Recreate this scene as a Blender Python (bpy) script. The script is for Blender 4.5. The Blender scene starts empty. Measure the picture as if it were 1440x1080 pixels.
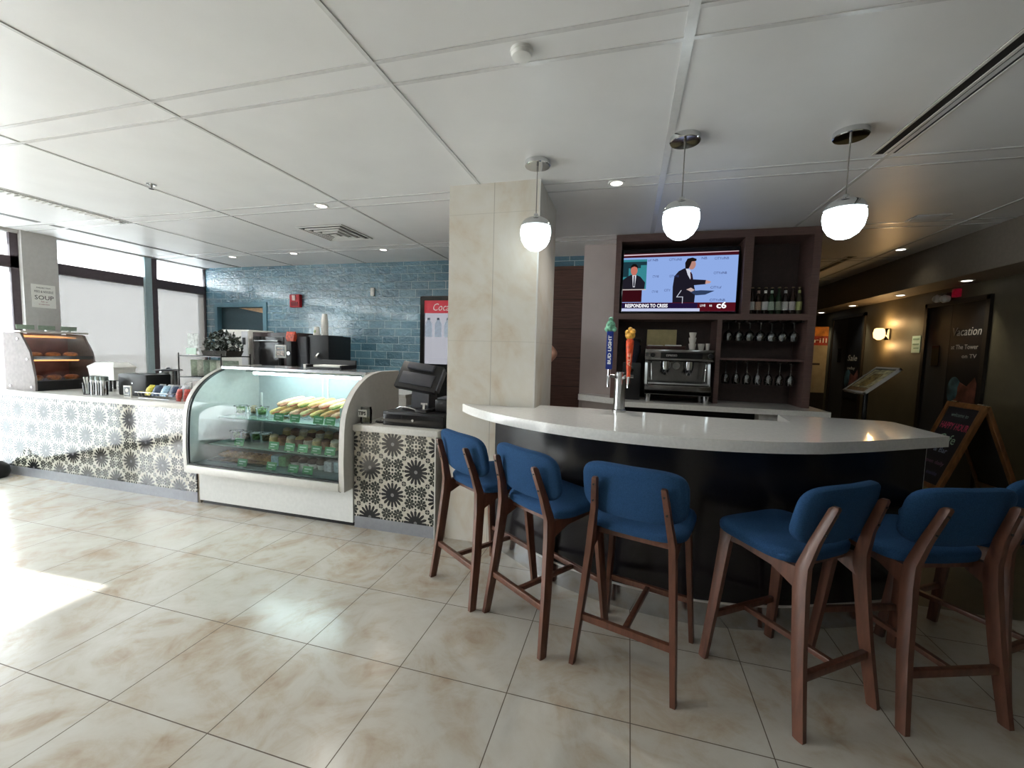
import bpy, bmesh, math, random
from mathutils import Vector, Matrix, Euler
PI=math.pi; rnd=random.Random(7)
SC=bpy.context.scene; COL=SC.collection
# ---------------------------------------------------------------- shader helpers
class N:
    """socket wrapper: arithmetic builds math nodes"""
    def __init__(s,nt,v): s.nt=nt; s.v=v
    def _m(s,op,*a):
        n=s.nt.nodes.new('ShaderNodeMath'); n.operation=op
        for i,x in enumerate((s,)+a):
            x=x.v if isinstance(x,N) else x
            if isinstance(x,(int,float)): n.inputs[i].default_value=x
            else: s.nt.links.new(x,n.inputs[i])
        return N(s.nt,n.outputs[0])
    def __add__(s,o): return s._m('ADD',o)
    def __sub__(s,o): return s._m('SUBTRACT',o)
    def __mul__(s,o): return s._m('MULTIPLY',o)
    def __truediv__(s,o): return s._m('DIVIDE',o)
    def lt(s,o): return s._m('LESS_THAN',o)
    def gt(s,o): return s._m('GREATER_THAN',o)
    def mx(s,o): return s._m('MAXIMUM',o)
    def mn(s,o): return s._m('MINIMUM',o)
    def abs(s): return s._m('ABSOLUTE')
    def rnd(s): return s._m('ROUND')
    def flr(s): return s._m('FLOOR')
    def cos(s): return s._m('COSINE')
    def sqrt(s): return s._m('SQRT')
    def mod(s,o): return s._m('FLOORED_MODULO',o)
    def at2(s,o): return s._m('ARCTAN2',o)
def rgb(h):
    """sRGB 0..255 triple -> linear"""
    f=lambda c:(c/12.92 if c<=.04045 else ((c+.055)/1.055)**2.4)
    return tuple(f(c/255) for c in h)+(1,)
MATS={}
def mat(name,col,rough=.5,metal=0,emit=0,var=.06,scale=30,bump=0,spec=.5,coat=0,alpha=1,trans=0,stretch=None):
    m=bpy.data.materials.new(name); m.use_nodes=True; nt=m.node_tree; b=nt.nodes['Principled BSDF']
    c=rgb(col); b.inputs['Base Color'].default_value=c; b.inputs['Roughness'].default_value=rough
    b.inputs['Metallic'].default_value=metal; b.inputs['Specular IOR Level'].default_value=spec
    b.inputs['Coat Weight'].default_value=coat; b.inputs['Transmission Weight'].default_value=trans
    if emit: b.inputs['Emission Color'].default_value=c; b.inputs['Emission Strength'].default_value=emit
    if var or bump:
        tc=nt.nodes.new('ShaderNodeTexCoord'); nz=nt.nodes.new('ShaderNodeTexNoise'); nz.inputs['Scale'].default_value=scale; nz.inputs['Detail'].default_value=4
        if stretch:
            mp=nt.nodes.new('ShaderNodeMapping'); mp.inputs['Scale'].default_value=stretch; nt.links.new(tc.outputs['Object'],mp.inputs[0]); nt.links.new(mp.outputs[0],nz.inputs['Vector'])
        else: nt.links.new(tc.outputs['Object'],nz.inputs['Vector'])
        if var:
            r=nt.nodes.new('ShaderNodeValToRGB')
            r.color_ramp.elements[0].position=.3; r.color_ramp.elements[1].position=.7
            r.color_ramp.elements[0].color=tuple(x*(1-var*2) for x in c[:3])+(1,); r.color_ramp.elements[1].color=tuple(min(1,x*(1+var*2)) for x in c[:3])+(1,)
            nt.links.new(nz.outputs['Fac'],r.inputs[0]); nt.links.new(r.outputs[0],b.inputs['Base Color'])
        if bump:
            bp=nt.nodes.new('ShaderNodeBump'); bp.inputs['Strength'].default_value=bump; bp.inputs['Distance'].default_value=.01
            nt.links.new(nz.outputs['Fac'],bp.inputs['Height']); nt.links.new(bp.outputs[0],b.inputs['Normal'])
    MATS[name]=m; return m
def lamp(name,col,strength):
    m=bpy.data.materials.new(name); m.use_nodes=True; nt=m.node_tree; nt.nodes.clear()
    o=nt.nodes.new('ShaderNodeOutputMaterial'); e=nt.nodes.new('ShaderNodeEmission'); e.inputs[0].default_value=rgb(col); e.inputs[1].default_value=strength
    nt.links.new(e.outputs[0],o.inputs[0]); MATS[name]=m; return m
def glassmat(name,tint=(235,245,245),gloss=.9,rough=.02,ior=1.45):
    m=bpy.data.materials.new(name); m.use_nodes=True; nt=m.node_tree; nt.nodes.clear()
    o=nt.nodes.new('ShaderNodeOutputMaterial'); t=nt.nodes.new('ShaderNodeBsdfTransparent'); t.inputs[0].default_value=rgb(tint)
    g=nt.nodes.new('ShaderNodeBsdfGlossy'); g.inputs['Roughness'].default_value=rough; g.inputs[0].default_value=(gloss,gloss,gloss,1)
    f=nt.nodes.new('ShaderNodeFresnel'); f.inputs[0].default_value=ior; mx=nt.nodes.new('ShaderNodeMixShader')
    nt.links.new(f.outputs[0],mx.inputs[0]); nt.links.new(t.outputs[0],mx.inputs[1]); nt.links.new(g.outputs[0],mx.inputs[2]); nt.links.new(mx.outputs[0],o.inputs[0])
    MATS[name]=m; return m
def shademat(name,col,through):
    m=bpy.data.materials.new(name); m.use_nodes=True; nt=m.node_tree; nt.nodes.clear()
    o=nt.nodes.new('ShaderNodeOutputMaterial'); t=nt.nodes.new('ShaderNodeBsdfTransparent')
    d=nt.nodes.new('ShaderNodeBsdfTranslucent'); d.inputs[0].default_value=rgb(col); df=nt.nodes.new('ShaderNodeBsdfDiffuse'); df.inputs[0].default_value=rgb(col)
    a=nt.nodes.new('ShaderNodeMixShader'); a.inputs[0].default_value=.4; mx=nt.nodes.new('ShaderNodeMixShader'); mx.inputs[0].default_value=through
    nt.links.new(d.outputs[0],a.inputs[1]); nt.links.new(df.outputs[0],a.inputs[2]); nt.links.new(a.outputs[0],mx.inputs[1]); nt.links.new(t.outputs[0],mx.inputs[2]); nt.links.new(mx.outputs[0],o.inputs[0])
    MATS[name]=m; return m
def base(name,rough,spec=.5):
    m=bpy.data.materials.new(name); m.use_nodes=True; nt=m.node_tree; b=nt.nodes['Principled BSDF']
    b.inputs['Roughness'].default_value=rough; b.inputs['Specular IOR Level'].default_value=spec
    g=nt.nodes.new('ShaderNodeNewGeometry'); sp=nt.nodes.new('ShaderNodeSeparateXYZ'); nt.links.new(g.outputs['Position'],sp.inputs[0])
    MATS[name]=m
    return m,nt,b,[N(nt,sp.outputs[i]) for i in range(3)],g.outputs['Position']
def noise(nt,vec,scale,detail=4,dist=0,rough=.55):
    n=nt.nodes.new('ShaderNodeTexNoise'); n.inputs['Scale'].default_value=scale; n.inputs['Detail'].default_value=detail; n.inputs['Distortion'].default_value=dist; n.inputs['Roughness'].default_value=rough
    nt.links.new(vec,n.inputs['Vector']); return N(nt,n.outputs['Fac'])
def ramp(nt,fac,stops):
    r=nt.nodes.new('ShaderNodeValToRGB'); e=r.color_ramp.elements
    while len(e)<len(stops): e.new(.5)
    for x,(p,c) in zip(e,stops): x.position=p; x.color=c
    nt.links.new(fac.v,r.inputs[0]); return r.outputs[0]
def mixc(nt,fac,a,b):
    m=nt.nodes.new('ShaderNodeMix'); m.data_type='RGBA'
    nt.links.new(fac.v,m.inputs[0])
    for s,i in ((a,6),(b,7)):
        if isinstance(s,tuple): m.inputs[i].default_value=s
        else: nt.links.new(s,m.inputs[i])
    return m.outputs[2]
def bump(nt,b,h,strength,dist=.01):
    n=nt.nodes.new('ShaderNodeBump'); n.inputs['Strength'].default_value=strength; n.inputs['Distance'].default_value=dist
    nt.links.new(h.v,n.inputs['Height']); nt.links.new(n.outputs[0],b.inputs['Normal'])
# ---------------------------------------------------------------- mesh helpers
class MB:
    def __init__(s): s.bm=bmesh.new(); s.mi=0
    def _new(s,n0):
        s.bm.faces.ensure_lookup_table()
        for f in s.bm.faces[n0:]: f.material_index=s.mi
        return s
    def m(s,i): s.mi=i; return s
    def box(s,x0,x1,y0,y1,z0,z1,bev=0,M=None):
        n0=len(s.bm.faces); t=bmesh.new()
        bmesh.ops.create_cube(t,size=1,matrix=Matrix.Translation(((x0+x1)/2,(y0+y1)/2,(z0+z1)/2))@Matrix.Diagonal((abs(x1-x0),abs(y1-y0),abs(z1-z0),1)))
        if bev: bmesh.ops.bevel(t,geom=t.edges[:],offset=bev,segments=2,affect='EDGES',profile=.6)
        if M: bmesh.ops.transform(t,matrix=M,verts=t.verts)
        me=bpy.data.meshes.new('t'); t.to_mesh(me); t.free(); s.bm.from_mesh(me); bpy.data.meshes.remove(me); return s._new(n0)
    def rings(s,rs,cap0=True,cap1=True,closed=True):
        n0=len(s.bm.faces); V=[[s.bm.verts.new(p) for p in r] for r in rs]; k=len(V[0])
        for a,b in zip(V,V[1:]):
            for i in range(k if closed else k-1):
                j=(i+1)%k
                try: s.bm.faces.new((a[i],a[j],b[j],b[i]))
                except ValueError: pass
        if closed and cap0: s.bm.faces.new(V[0][::-1])
        if closed and cap1: s.bm.faces.new(V[-1])
        return s._new(n0)
    def lathe(s,prof,c=(0,0,0),n=20,M=None):
        M=M or Matrix(); rs=[]
        for r,z in prof:
            r=max(r,1e-4); rs.append([M@(Vector(c)+Vector((r*math.cos(2*PI*i/n),r*math.sin(2*PI*i/n),z))) for i in range(n)])
        return s.rings(rs)
    def cyl(s,p0,p1,r0,r1=None,n=14):
        return s.tube([p0,p1],[r0,r0 if r1 is None else r1],n)
    def tube(s,pts,r,n=10):
        pts=[Vector(p) for p in pts]; R=r if isinstance(r,(list,tuple)) else [r]*len(pts); rs=[]
        up=None
        for i,p in enumerate(pts):
            d=(pts[min(i+1,len(pts)-1)]-pts[max(i-1,0)]).normalized()
            if up is None: up=Vector((0,0,1)) if abs(d.z)<.9 else Vector((1,0,0))
            a=d.cross(up).normalized(); b=d.cross(a).normalized()
            if a.length<.1: a=Vector((1,0,0))
            up=-b if b.dot(up)<0 else b
            b=d.cross(a).normalized()
            rs.append([p+(a*math.cos(2*PI*k/n)+b*math.sin(2*PI*k/n))*R[i] for k in range(n)])
        return s.rings(rs)
    def prism(s,pts,a,b,axis='z'):
        f={'z':lambda p,h:(p[0],p[1],h),'y':lambda p,h:(p[0],h,p[1]),'x':lambda p,h:(h,p[0],p[1])}[axis]
        return s.rings([[f(p,a) for p in pts],[f(p,b) for p in pts]])
    def beam(s,pts,w,d,n=8):
        """post of rounded-rectangular section (w along x, d along y) through pts"""
        rs=[]
        for i,p in enumerate(pts):
            W=(w[i] if isinstance(w,(list,tuple)) else w)/2; D=(d[i] if isinstance(d,(list,tuple)) else d)/2; c=.35
            q=[(W,D*c),(W*(1-c*.6),D),(-W*(1-c*.6),D),(-W,D*c),(-W,-D*c),(-W*(1-c*.6),-D),(W*(1-c*.6),-D),(W,-D*c)]
            rs.append([Vector(p)+Vector((x,y,0)) for x,y in q])
        return s.rings(rs)
    def sph(s,c,r,sc=(1,1,1),u=14,v=9,M=None):
        prof=[(r*math.sin(PI*i/v),-r*math.cos(PI*i/v)) for i in range(v+1)]; n0=len(s.bm.faces)
        T=Matrix.Translation(c)@(M or Matrix())@Matrix.Diagonal((*sc,1))
        return s.lathe(prof,n=u,M=T)
    def quad(s,*p):
        n0=len(s.bm.faces); s.bm.faces.new([s.bm.verts.new(x) for x in p]); return s._new(n0)
    def cushion(s,w,h,t,f,n=32,e=4.5,dome=.25):
        """rounded-rectangle pad; f maps (u,v,t) to a point"""
        prof=[(.45,-.5),(.9,-.5),(.985,-.36),(1,-.1),(1,.15),(.975,.36),(.88,.5+dome*.3),(.45,.5+dome*.8)]
        rs=[]
        for k,z in prof:
            r=[]
            for i in range(n):
                a=2*PI*i/n; ca,sa=math.cos(a),math.sin(a)
                x=math.copysign(abs(ca)**(2/e),ca); y=math.copysign(abs(sa)**(2/e),sa); r.append(f(x*k*w/2,y*k*h/2,z*t))
            rs.append(r)
        return s.rings(rs)
ORG={}
def build(name,mb,mats,parent=None,loc=None,rot=None,smooth=True):
    me=bpy.data.meshes.new(name); org=Vector(ORG.get(parent.name,(0,0,0))) if parent else (Vector(loc) if loc else Vector((0,0,0)))
    bmesh.ops.recalc_face_normals(mb.bm,faces=mb.bm.faces)
    if org.length: bmesh.ops.translate(mb.bm,vec=-org,verts=mb.bm.verts)
    mb.bm.to_mesh(me); mb.bm.free()
    for mm in (mats if isinstance(mats,(list,tuple)) else [mats]): me.materials.append(mm)
    if smooth:
        me.polygons.foreach_set('use_smooth',[True]*len(me.polygons)); me.set_sharp_from_angle(angle=math.radians(38))
    o=bpy.data.objects.new(name,me); COL.objects.link(o)
    if parent: o.parent=parent; ORG[o.name]=org
    elif loc: o.location=loc; ORG[o.name]=Vector(loc)
    return o
def tag(o,label,cat,group=None):
    o['label']=label; o['category']=cat
    if group: o['group']=group
    return o
def thing(name,label,cat,loc=(0,0,0),group=None):
    o=bpy.data.objects.new(name,None); o.empty_display_size=.1; COL.objects.link(o); o.location=loc; ORG[o.name]=Vector(loc)
    return tag(o,label,cat,group)
def struct(name,mb,mats,parent=None,smooth=True):
    o=build(name,mb,mats,parent,smooth=smooth)
    if not parent: o['kind']='structure'
    return o
def dup(root,loc,rz=0,label=None):
    r=root.copy(); COL.objects.link(r); r.location=loc; r.rotation_euler=(0,0,rz)
    if label: r['label']=label
    for ch in list(root.children):
        c=ch.copy(); COL.objects.link(c); c.parent=r
        for g in list(ch.children):
            d=g.copy(); COL.objects.link(d); d.parent=c
    return r
def text(name,string,size,loc,xd,up,m,parent,depth=.0008,align='LEFT',shear=0,fit=None,bold=0):
    cu=bpy.data.curves.new('t','FONT'); cu.body=string; cu.size=size; cu.extrude=depth/2; cu.align_x=align; cu.shear=shear; cu.resolution_u=2; cu.offset=bold
    t=bpy.data.objects.new('t',cu); COL.objects.link(t); bpy.context.view_layer.update()
    me=bpy.data.meshes.new_from_object(t.evaluated_get(bpy.context.evaluated_depsgraph_get()))
    bpy.data.objects.remove(t); bpy.data.curves.remove(cu)
    xd=Vector(xd).normalized(); up=Vector(up).normalized(); nn=xd.cross(up); s=1
    if fit and len(me.vertices):
        w=max(v.co.x for v in me.vertices)-min(v.co.x for v in me.vertices); s=fit/w
    M=Matrix((xd,up,nn)).transposed().to_4x4(); M.translation=Vector(loc)-Vector(ORG.get(parent.name,(0,0,0)) if parent else (0,0,0))
    M=M@Matrix.Diagonal((s,1,1,1))
    me.transform(M); me.materials.clear(); me.materials.append(m)
    o=bpy.data.objects.new(name,me); COL.objects.link(o)
    if parent: o.parent=parent
    return o
ORDN=['first','second','third','fourth','fifth','sixth','seventh','eighth','ninth','tenth','eleventh','twelfth']
def catmull(P,n=6):
    out=[]; Q=[P[0]]+list(P)+[P[-1]]
    for i in range(1,len(Q)-2):
        a,b,c,d=[Vector(q) for q in Q[i-1:i+3]]
        for k in range(n):
            t=k/n; out.append(tuple(.5*((2*b)+(c-a)*t+(2*a-5*b+4*c-d)*t*t+(3*b-a-3*c+d)*t**3)))
    out.append(tuple(P[-1])); return out
# ---------------------------------------------------------------- camera
CM=Matrix(((0.9637746,-0.0455342,0.2628025),(0.2654016,0.0659483,-0.9618798),(0.0264671,0.9967836,0.0756441)))
cd=bpy.data.cameras.new('camera'); cam=bpy.data.objects.new('camera',cd); COL.objects.link(cam)
cd.sensor_fit='HORIZONTAL'; cd.sensor_width=36; cd.lens=598/1440*36; cd.clip_start=.05; cd.clip_end=200
Mw=CM.to_4x4(); Mw.translation=(0,0,1.5); cam.matrix_world=Mw; SC.camera=cam
# ---------------------------------------------------------------- materials
def floor_mat():
    m,nt,b,(x,y,z),pos=base('floor_tile',.22)
    u=(x-.0715)/.5251; v=(y-1.178)/.529
    du=((u-u.rnd()).abs())*.5251; dv=((v-v.rnd()).abs())*.529
    g=du.mn(dv).lt(.0022)
    cid=u.flr()*7.31+v.flr()*3.77
    n1=noise(nt,pos,1.9,6,1.6,.62); n2=noise(nt,pos,6.5,5,1.1,.6)
    w=n1*.66+n2*.34+(cid.cos())*.02
    c=ramp(nt,w,[(.30,rgb((162,140,117))),(.42,rgb((182,170,153))),(.515,rgb((191,186,175))),(.66,rgb((198,195,187)))])
    nt.links.new(mixc(nt,g,c,rgb((92,80,68))),b.inputs['Base Color'])
    nt.links.new((g*.5+.16+n2*.1).v,b.inputs['Roughness']); bump(nt,b,g*-1,.25,.002); return m
def star_mat(cx,cz,cell=.2085):
    m,nt,b,(x,y,z),pos=base('star_tile',.09,.6)
    u=(x-cx)/cell; v=(z-cz)/cell; cu=u.rnd(); cv=v.rnd(); lu=u-cu; lv=v-cv
    par=(cu+cv).mod(2)
    r=(lu*lu+lv*lv).sqrt(); th=lv.at2(lu)
    pet=(th*16).cos()                      # sixteen pointed petals
    star=r.lt(.25).mx((r.lt(pet*.05+.46))*(pet.gt((r-.25)*3.4-1.08)))
    hub=r.lt(.07)
    a=lu.abs()-.25; c=lv.abs()-.25; r2=(a*a+c*c).sqrt(); t2=c.at2(a)
    pe2=(t2*4).cos().abs()
    fl=r2.lt(pe2*.06+.165)*r2.gt(.03); seam=(t2*4).cos().abs().lt(.17)*r2.gt(.07)
    ring=r2.gt(.078)*r2.lt(.098)
    flower=fl*((seam*-1)+1)
    # small buds on the arms between the flowers and in the tile corners
    ax=lu.abs().mn(lv.abs()); al=lu.abs().mx(lv.abs())
    bud=ax.lt(.042)*(al*40).cos().gt(-.35)
    cr=(lu.abs()-.5)*(lu.abs()-.5)+(lv.abs()-.5)*(lv.abs()-.5)
    corner=cr.sqrt().lt(.1)
    A=star.mx(corner); B=flower.mx(bud).mx(corner)
    dark=A*((par*-1)+1)+B*par
    grout=(lu.abs().gt(.492)).mx(lv.abs().gt(.492))
    n=noise(nt,pos,40,3)
    cream=ramp(nt,n,[(.3,rgb((178,173,160))),(.7,rgb((204,200,188)))])
    dk=mixc(nt,par,rgb((40,40,43)),rgb((46,50,47)))
    col=mixc(nt,dark,cream,dk); col=mixc(nt,hub*((par*-1)+1),col,rgb((120,120,122)))
    col=mixc(nt,grout,col,rgb((186,182,170)))
    nt.links.new(col,b.inputs['Base Color']); bump(nt,b,noise(nt,pos,7,2)*.3-grout,.12,.002); return m
def brick_mat():
    m,nt,b,(x,y,z),pos=base('blue_wall_tile',.1,1.0); b.inputs['Coat Weight'].default_value=.8; b.inputs['Coat Roughness'].default_value=.06
    row=((z-.02)/.1105).flr(); off=row.mod(2)*.5+row.mod(3)*.13
    u=x/.262+off; fu=(u-u.rnd()).abs()*.262; vz=(z-.02)/.1105; fv=(vz-vz.rnd()).abs()*.1105
    g=(fu.mn(fv)).lt(.0032)
    cid=(u-.5).rnd()*12.9+row*78.2; h=(cid.cos()*437.58).mod(1)
    n=noise(nt,pos,14,4)
    c=ramp(nt,n*.35+h*.65,[(.15,rgb((72,110,130))),(.5,rgb((86,126,146))),(.85,rgb((102,142,160)))])
    nt.links.new(mixc(nt,g,c,rgb((168,196,206))),b.inputs['Base Color'])
    nt.links.new((g*.5+.09).v,b.inputs['Roughness'])
    tc=nt.nodes.new('ShaderNodeMapping'); tc.inputs['Scale'].default_value=(1,1,1.4); nt.links.new(pos,tc.inputs[0])
    bump(nt,b,noise(nt,tc.outputs[0],17,2,.6)*.8+h*.2-g*.5,.6,.026); return m
def stone_mat():
    m,nt,b,(x,y,z),pos=base('stone_cladding',.35)
    n1=noise(nt,pos,1.6,6,1.8,.6); n2=noise(nt,pos,7,5,.8)
    c=ramp(nt,n1*.7+n2*.3,[(.28,rgb((186,164,140))),(.4,rgb((200,189,172))),(.5,rgb((206,200,188))),(.7,rgb((212,209,202)))])
    jx=((x+1.005).abs()).lt(.0025); row=(z-1.574)/.94; jz=((row-row.rnd()).abs()*.94).lt(.002)*.5
    nt.links.new(mixc(nt,jx.mx(jz),c,rgb((168,162,150))),b.inputs['Base Color']); return m
def plank_mat():
    m,nt,b,(x,y,z),pos=base('brown_planks',.4)
    v=z/.37+.1; g=((v-v.rnd()).abs()*.37).lt(.004)
    mp=nt.nodes.new('ShaderNodeMapping'); mp.inputs['Scale'].default_value=(2,2,30); nt.links.new(pos,mp.inputs[0])
    n=noise(nt,mp.outputs[0],2,5,.5)
    c=ramp(nt,n,[(.3,rgb((72,48,42))),(.7,rgb((104,74,64)))])
    nt.links.new(mixc(nt,g,c,rgb((30,20,18))),b.inputs['Base Color']); return m
FLOOR=floor_mat(); STAR=star_mat(-1.801,.732); STARL=star_mat(-4.501,.526); BRICK=brick_mat(); STONE=stone_mat(); PLANK=plank_mat()
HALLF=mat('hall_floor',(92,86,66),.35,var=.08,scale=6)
CEIL=mat('ceiling_paint',(222,222,222),.42,var=.015,scale=3)
TBAR=mat('ceiling_bar',(208,208,208),.25,var=.02)
WHITE=mat('white_paint',(225,225,222),.5,var=.02); WALLG=mat('grey_paint',(190,188,186),.6,var=.02)
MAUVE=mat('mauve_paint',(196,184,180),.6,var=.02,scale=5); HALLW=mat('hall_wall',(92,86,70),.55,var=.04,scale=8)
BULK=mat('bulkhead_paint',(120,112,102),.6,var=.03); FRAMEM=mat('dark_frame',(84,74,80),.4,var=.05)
TEAL=mat('teal_frame',(92,132,150),.4,var=.03); TEALD=mat('teal_door',(52,76,86),.4,var=.05)
QUARTZ=mat('white_quartz',(240,239,235),.1,var=.025,scale=60,coat=.3); GREYTOP=mat('pale_worktop',(214,212,206),.25,var=.03,scale=80)
KICK=mat('grey_kick',(150,152,158),.35,metal=.3,var=.03); STEEL=mat('brushed_steel',(196,198,200),.22,metal=1,var=.03,stretch=(1,1,40))
MCHROME=mat('machine_chrome',(120,118,116),.14,metal=1,var=.1,scale=8)
CHROME=mat('chrome',(210,212,214),.07,metal=1,var=.01); STEELW=mat('case_aluminium',(206,204,199),.38,metal=.1,var=.02)
BLACK=mat('black_plastic',(22,22,25),.38,var=.08); BLACKG=mat('black_gloss',(12,12,15),.12,var=.05); DKGREY=mat('dark_grey_plastic',(58,60,68),.45,var=.05)
BARDK=mat('bar_dark_laminate',(26,24,28),.24,var=.06,scale=12)
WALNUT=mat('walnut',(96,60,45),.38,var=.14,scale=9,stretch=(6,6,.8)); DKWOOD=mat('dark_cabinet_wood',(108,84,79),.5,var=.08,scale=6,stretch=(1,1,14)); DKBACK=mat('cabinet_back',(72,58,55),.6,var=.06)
BLUE=mat('blue_fabric',(41,74,112),.9,var=.1,scale=220,bump=.15,spec=.15)
GLASS=glassmat('clear_glass',(244,246,246)); CASEG=glassmat('case_glass',(226,240,240),.5,.03,1.5); THICKG=glassmat('wine_glass',(200,206,208),1,.06,2.3)
SHADE=shademat('roller_shade',(56,55,53),.025); FROST=shademat('frosted_film',(240,246,250),.0); FROSTO=shademat('lined_shade',(226,232,236),.0)
PENDG=lamp('pendant_glow',(226,242,246),1.8); DLG=lamp('downlight_glow',(255,250,238),1.2); WARMG=lamp('sconce_glow',(255,206,130),.8)
PAPER=mat('paper',(236,236,232),.7,var=.01); INK=mat('ink',(50,48,52),.7,var=0); REDINK=mat('red_ink',(150,70,90),.7,var=0)
GREEN=mat('price_tag_green',(96,158,112),.6,var=.05,scale=60); PALEG=mat('pale_tag',(196,222,208),.6,var=.03); SAGE=mat('sage_card',(150,168,150),.6,var=.06,scale=40)
RED=mat('red_plastic',(190,30,45),.4,var=.05); ORANGE=mat('orange_paint',(228,88,28),.35,var=.06)
# ---------------------------------------------------------------- setting
XL=-6.75; XR=3.45; ZC=2.73; YB=5.5; YR=-4.0
struct('floor',MB().box(-7.1,1.8,YR-.1,10,-.1,0).box(1.8,XR+.1,YR-.1,3.11,-.1,0),FLOOR)
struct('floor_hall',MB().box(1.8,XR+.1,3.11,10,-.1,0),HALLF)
ce=struct('ceiling',MB().box(-7.1,XR+.1,YR-.1,10,ZC,ZC+.1),CEIL)
g=MB()
for x,w in ((-3.75,.018),(-2.425,.018),(-1.127,.02),(.166,.04),(1.43,.022),(2.75,.02),(-5.03,.015)):
    g.box(x-w/2,x+w/2,YR,YB if x<-.6 else 9.5,ZC-.005,ZC)
for y in (-2.72,-1.26,.22,1.70,3.16,4.62,6.1,7.5):
    for yy in (y,y+.155): g.box(XL,XR-.35,yy-.01,yy+.01,ZC-.004,ZC)
struct('ceiling_grid',g,TBAR,ce)
g=MB()
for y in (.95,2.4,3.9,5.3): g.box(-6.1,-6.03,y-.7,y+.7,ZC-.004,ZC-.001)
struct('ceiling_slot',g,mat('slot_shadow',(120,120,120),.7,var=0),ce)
# left wall: column, sills; its windows carry the daylight
w=MB().box(XL-.2,XL+.04,3.27,3.585,0,ZC).box(XL-.2,XL,-3.95,-1.9,0,2.69).box(XL-.2,XL,3.585,YB+.1,0,.5).box(XL-.2,XL,YR,3.27,2.69,ZC).box(XL-.2,XL,3.585,YB,2.71,ZC).box(XL-.2,XL,-4.2,-3.95,0,ZC)
struct('wall_left',w,WALLG)
def window(n,y0,y1,z0,tz0,tz1,ztop,lower,upper,t=.07):
    f=MB()
    f.box(XL-.14,XL-.02,y0,y1,tz0,tz1).box(XL-.14,XL-.02,y0,y0+t,z0,ztop).box(XL-.14,XL-.02,y1-t,y1,z0,ztop).box(XL-.14,XL-.02,y0,y1,z0,z0+.07)
    o=struct('window_%d'%n,f,FRAMEM)
    struct('pane',MB().box(XL-.09,XL-.08,y0+t,y1-t,z0+.07,tz0).box(XL-.09,XL-.08,y0+t,y1-t,tz1,ztop),GLASS,o)
    if lower: struct('roller_shade',MB().quad((XL-.05,y0+t,z0+.07),(XL-.05,y1-t,z0+.07),(XL-.05,y1-t,tz0),(XL-.05,y0+t,tz0)),lower,o)
    if upper: struct('frosted_film',MB().quad((XL-.06,y0+t,tz1),(XL-.06,y1-t,tz1),(XL-.06,y1-t,ztop),(XL-.06,y0+t,ztop)),upper,o)  # film added over the transoms to keep hard sun off the floor
    return o
window(1,3.585,4.66,.5,2.3,2.43,2.71,SHADE,FROST,.02); window(2,4.66,5.5,.5,2.3,2.43,2.71,SHADE,FROST,.02)
struct('trim_4',MB().box(XL-.1,XL+.012,4.656,4.73,.5,2.71),FRAMEM)
struct('trim_1',MB().box(XL-.02,XL+.015,4.565,4.655,.5,2.71).box(XL-.02,XL+.01,3.585,3.6,.5,2.71),mat('pale_mullion',(178,200,206),.4,var=.02))
k=3
for y0,y1,lo in ((1.69,3.27,FROSTO),(.5,1.69,None),(-.7,.5,None),(-1.9,-.7,None)):
    window(k,y0,y1,0,2.3,2.43,2.69,lo,FROST); k+=1
struct('wall_back',MB().box(XL-.2,-6.58,YB,YB+.12,0,ZC).box(-6.58,-5.53,YB,YB+.12,2.17,ZC).box(-5.53,-.30,YB,YB+.12,0,ZC),BRICK)
dr=struct('door_1',MB().box(-6.58,-6.52,YB-.02,YB+.12,0,2.17).box(-5.6,-5.53,YB-.02,YB+.12,0,2.17).box(-6.52,-5.6,YB-.02,YB+.12,2.10,2.17),TEAL)
struct('door_leaf',MB().box(-6.52,-5.6,YB+.06,YB+.11,.01,2.10),TEALD,dr)
struct('door_glazing',MB().prism([(-6.15,2.09),(-5.61,2.09),(-5.61,2.0)],YB+.05,YB+.061,'y'),mat('lit_room_beyond',(214,178,140),.6),dr)  # beige wedge colours in light from the room past the door
struct('trim_2',MB().box(-1.6,-.31,YB-.03,YB,0,2.60),PLANK)
struct('wall_bar',MB().box(-.545,1.78,4.97,5.1,0,ZC).box(-.545,-.31,5.1,YB,0,ZC),MAUVE)
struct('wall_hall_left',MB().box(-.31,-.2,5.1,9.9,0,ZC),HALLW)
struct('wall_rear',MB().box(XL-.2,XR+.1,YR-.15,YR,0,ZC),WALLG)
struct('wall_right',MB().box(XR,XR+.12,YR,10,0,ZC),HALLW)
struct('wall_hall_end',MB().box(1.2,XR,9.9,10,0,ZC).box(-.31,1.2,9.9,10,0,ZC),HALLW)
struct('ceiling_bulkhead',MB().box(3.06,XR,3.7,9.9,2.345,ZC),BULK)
struct('pillar',MB().box(-1.36,-.665,3.056,3.74,0,ZC),STONE)
struct('trim_3',MB().box(-.672,-.66,3.05,3.062,0,ZC),STEELW)
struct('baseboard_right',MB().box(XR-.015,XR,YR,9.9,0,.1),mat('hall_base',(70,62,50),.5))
# outdoors: pavement and pale blocks across the street
struct('ground_outside',MB().box(-60,XL-.25,-40,40,-.3,-.12),mat('pavement',(196,196,196),.8,var=.03,scale=2))
bd=thing('street_building','pale beige building seen through the blinds across the street','building',(-24,4.5,-.12))
build('wall',MB().box(-28,-22,-6,9.5,-.12,3.9),mat('beige_render',(206,202,190),.8,var=.02),bd)
build('window_band',MB().box(-22.05,-21.98,-4,8,1,2.6),mat('far_glass',(150,160,168),.3),bd)
po=thing('street_pole','slim grey street pole seen through the right-hand blind','pole',(-14,11.5,-.12))
build('pole',MB().cyl((-14,11.5,-.12),(-14,11.5,5),.07),WALLG,po)
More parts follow.
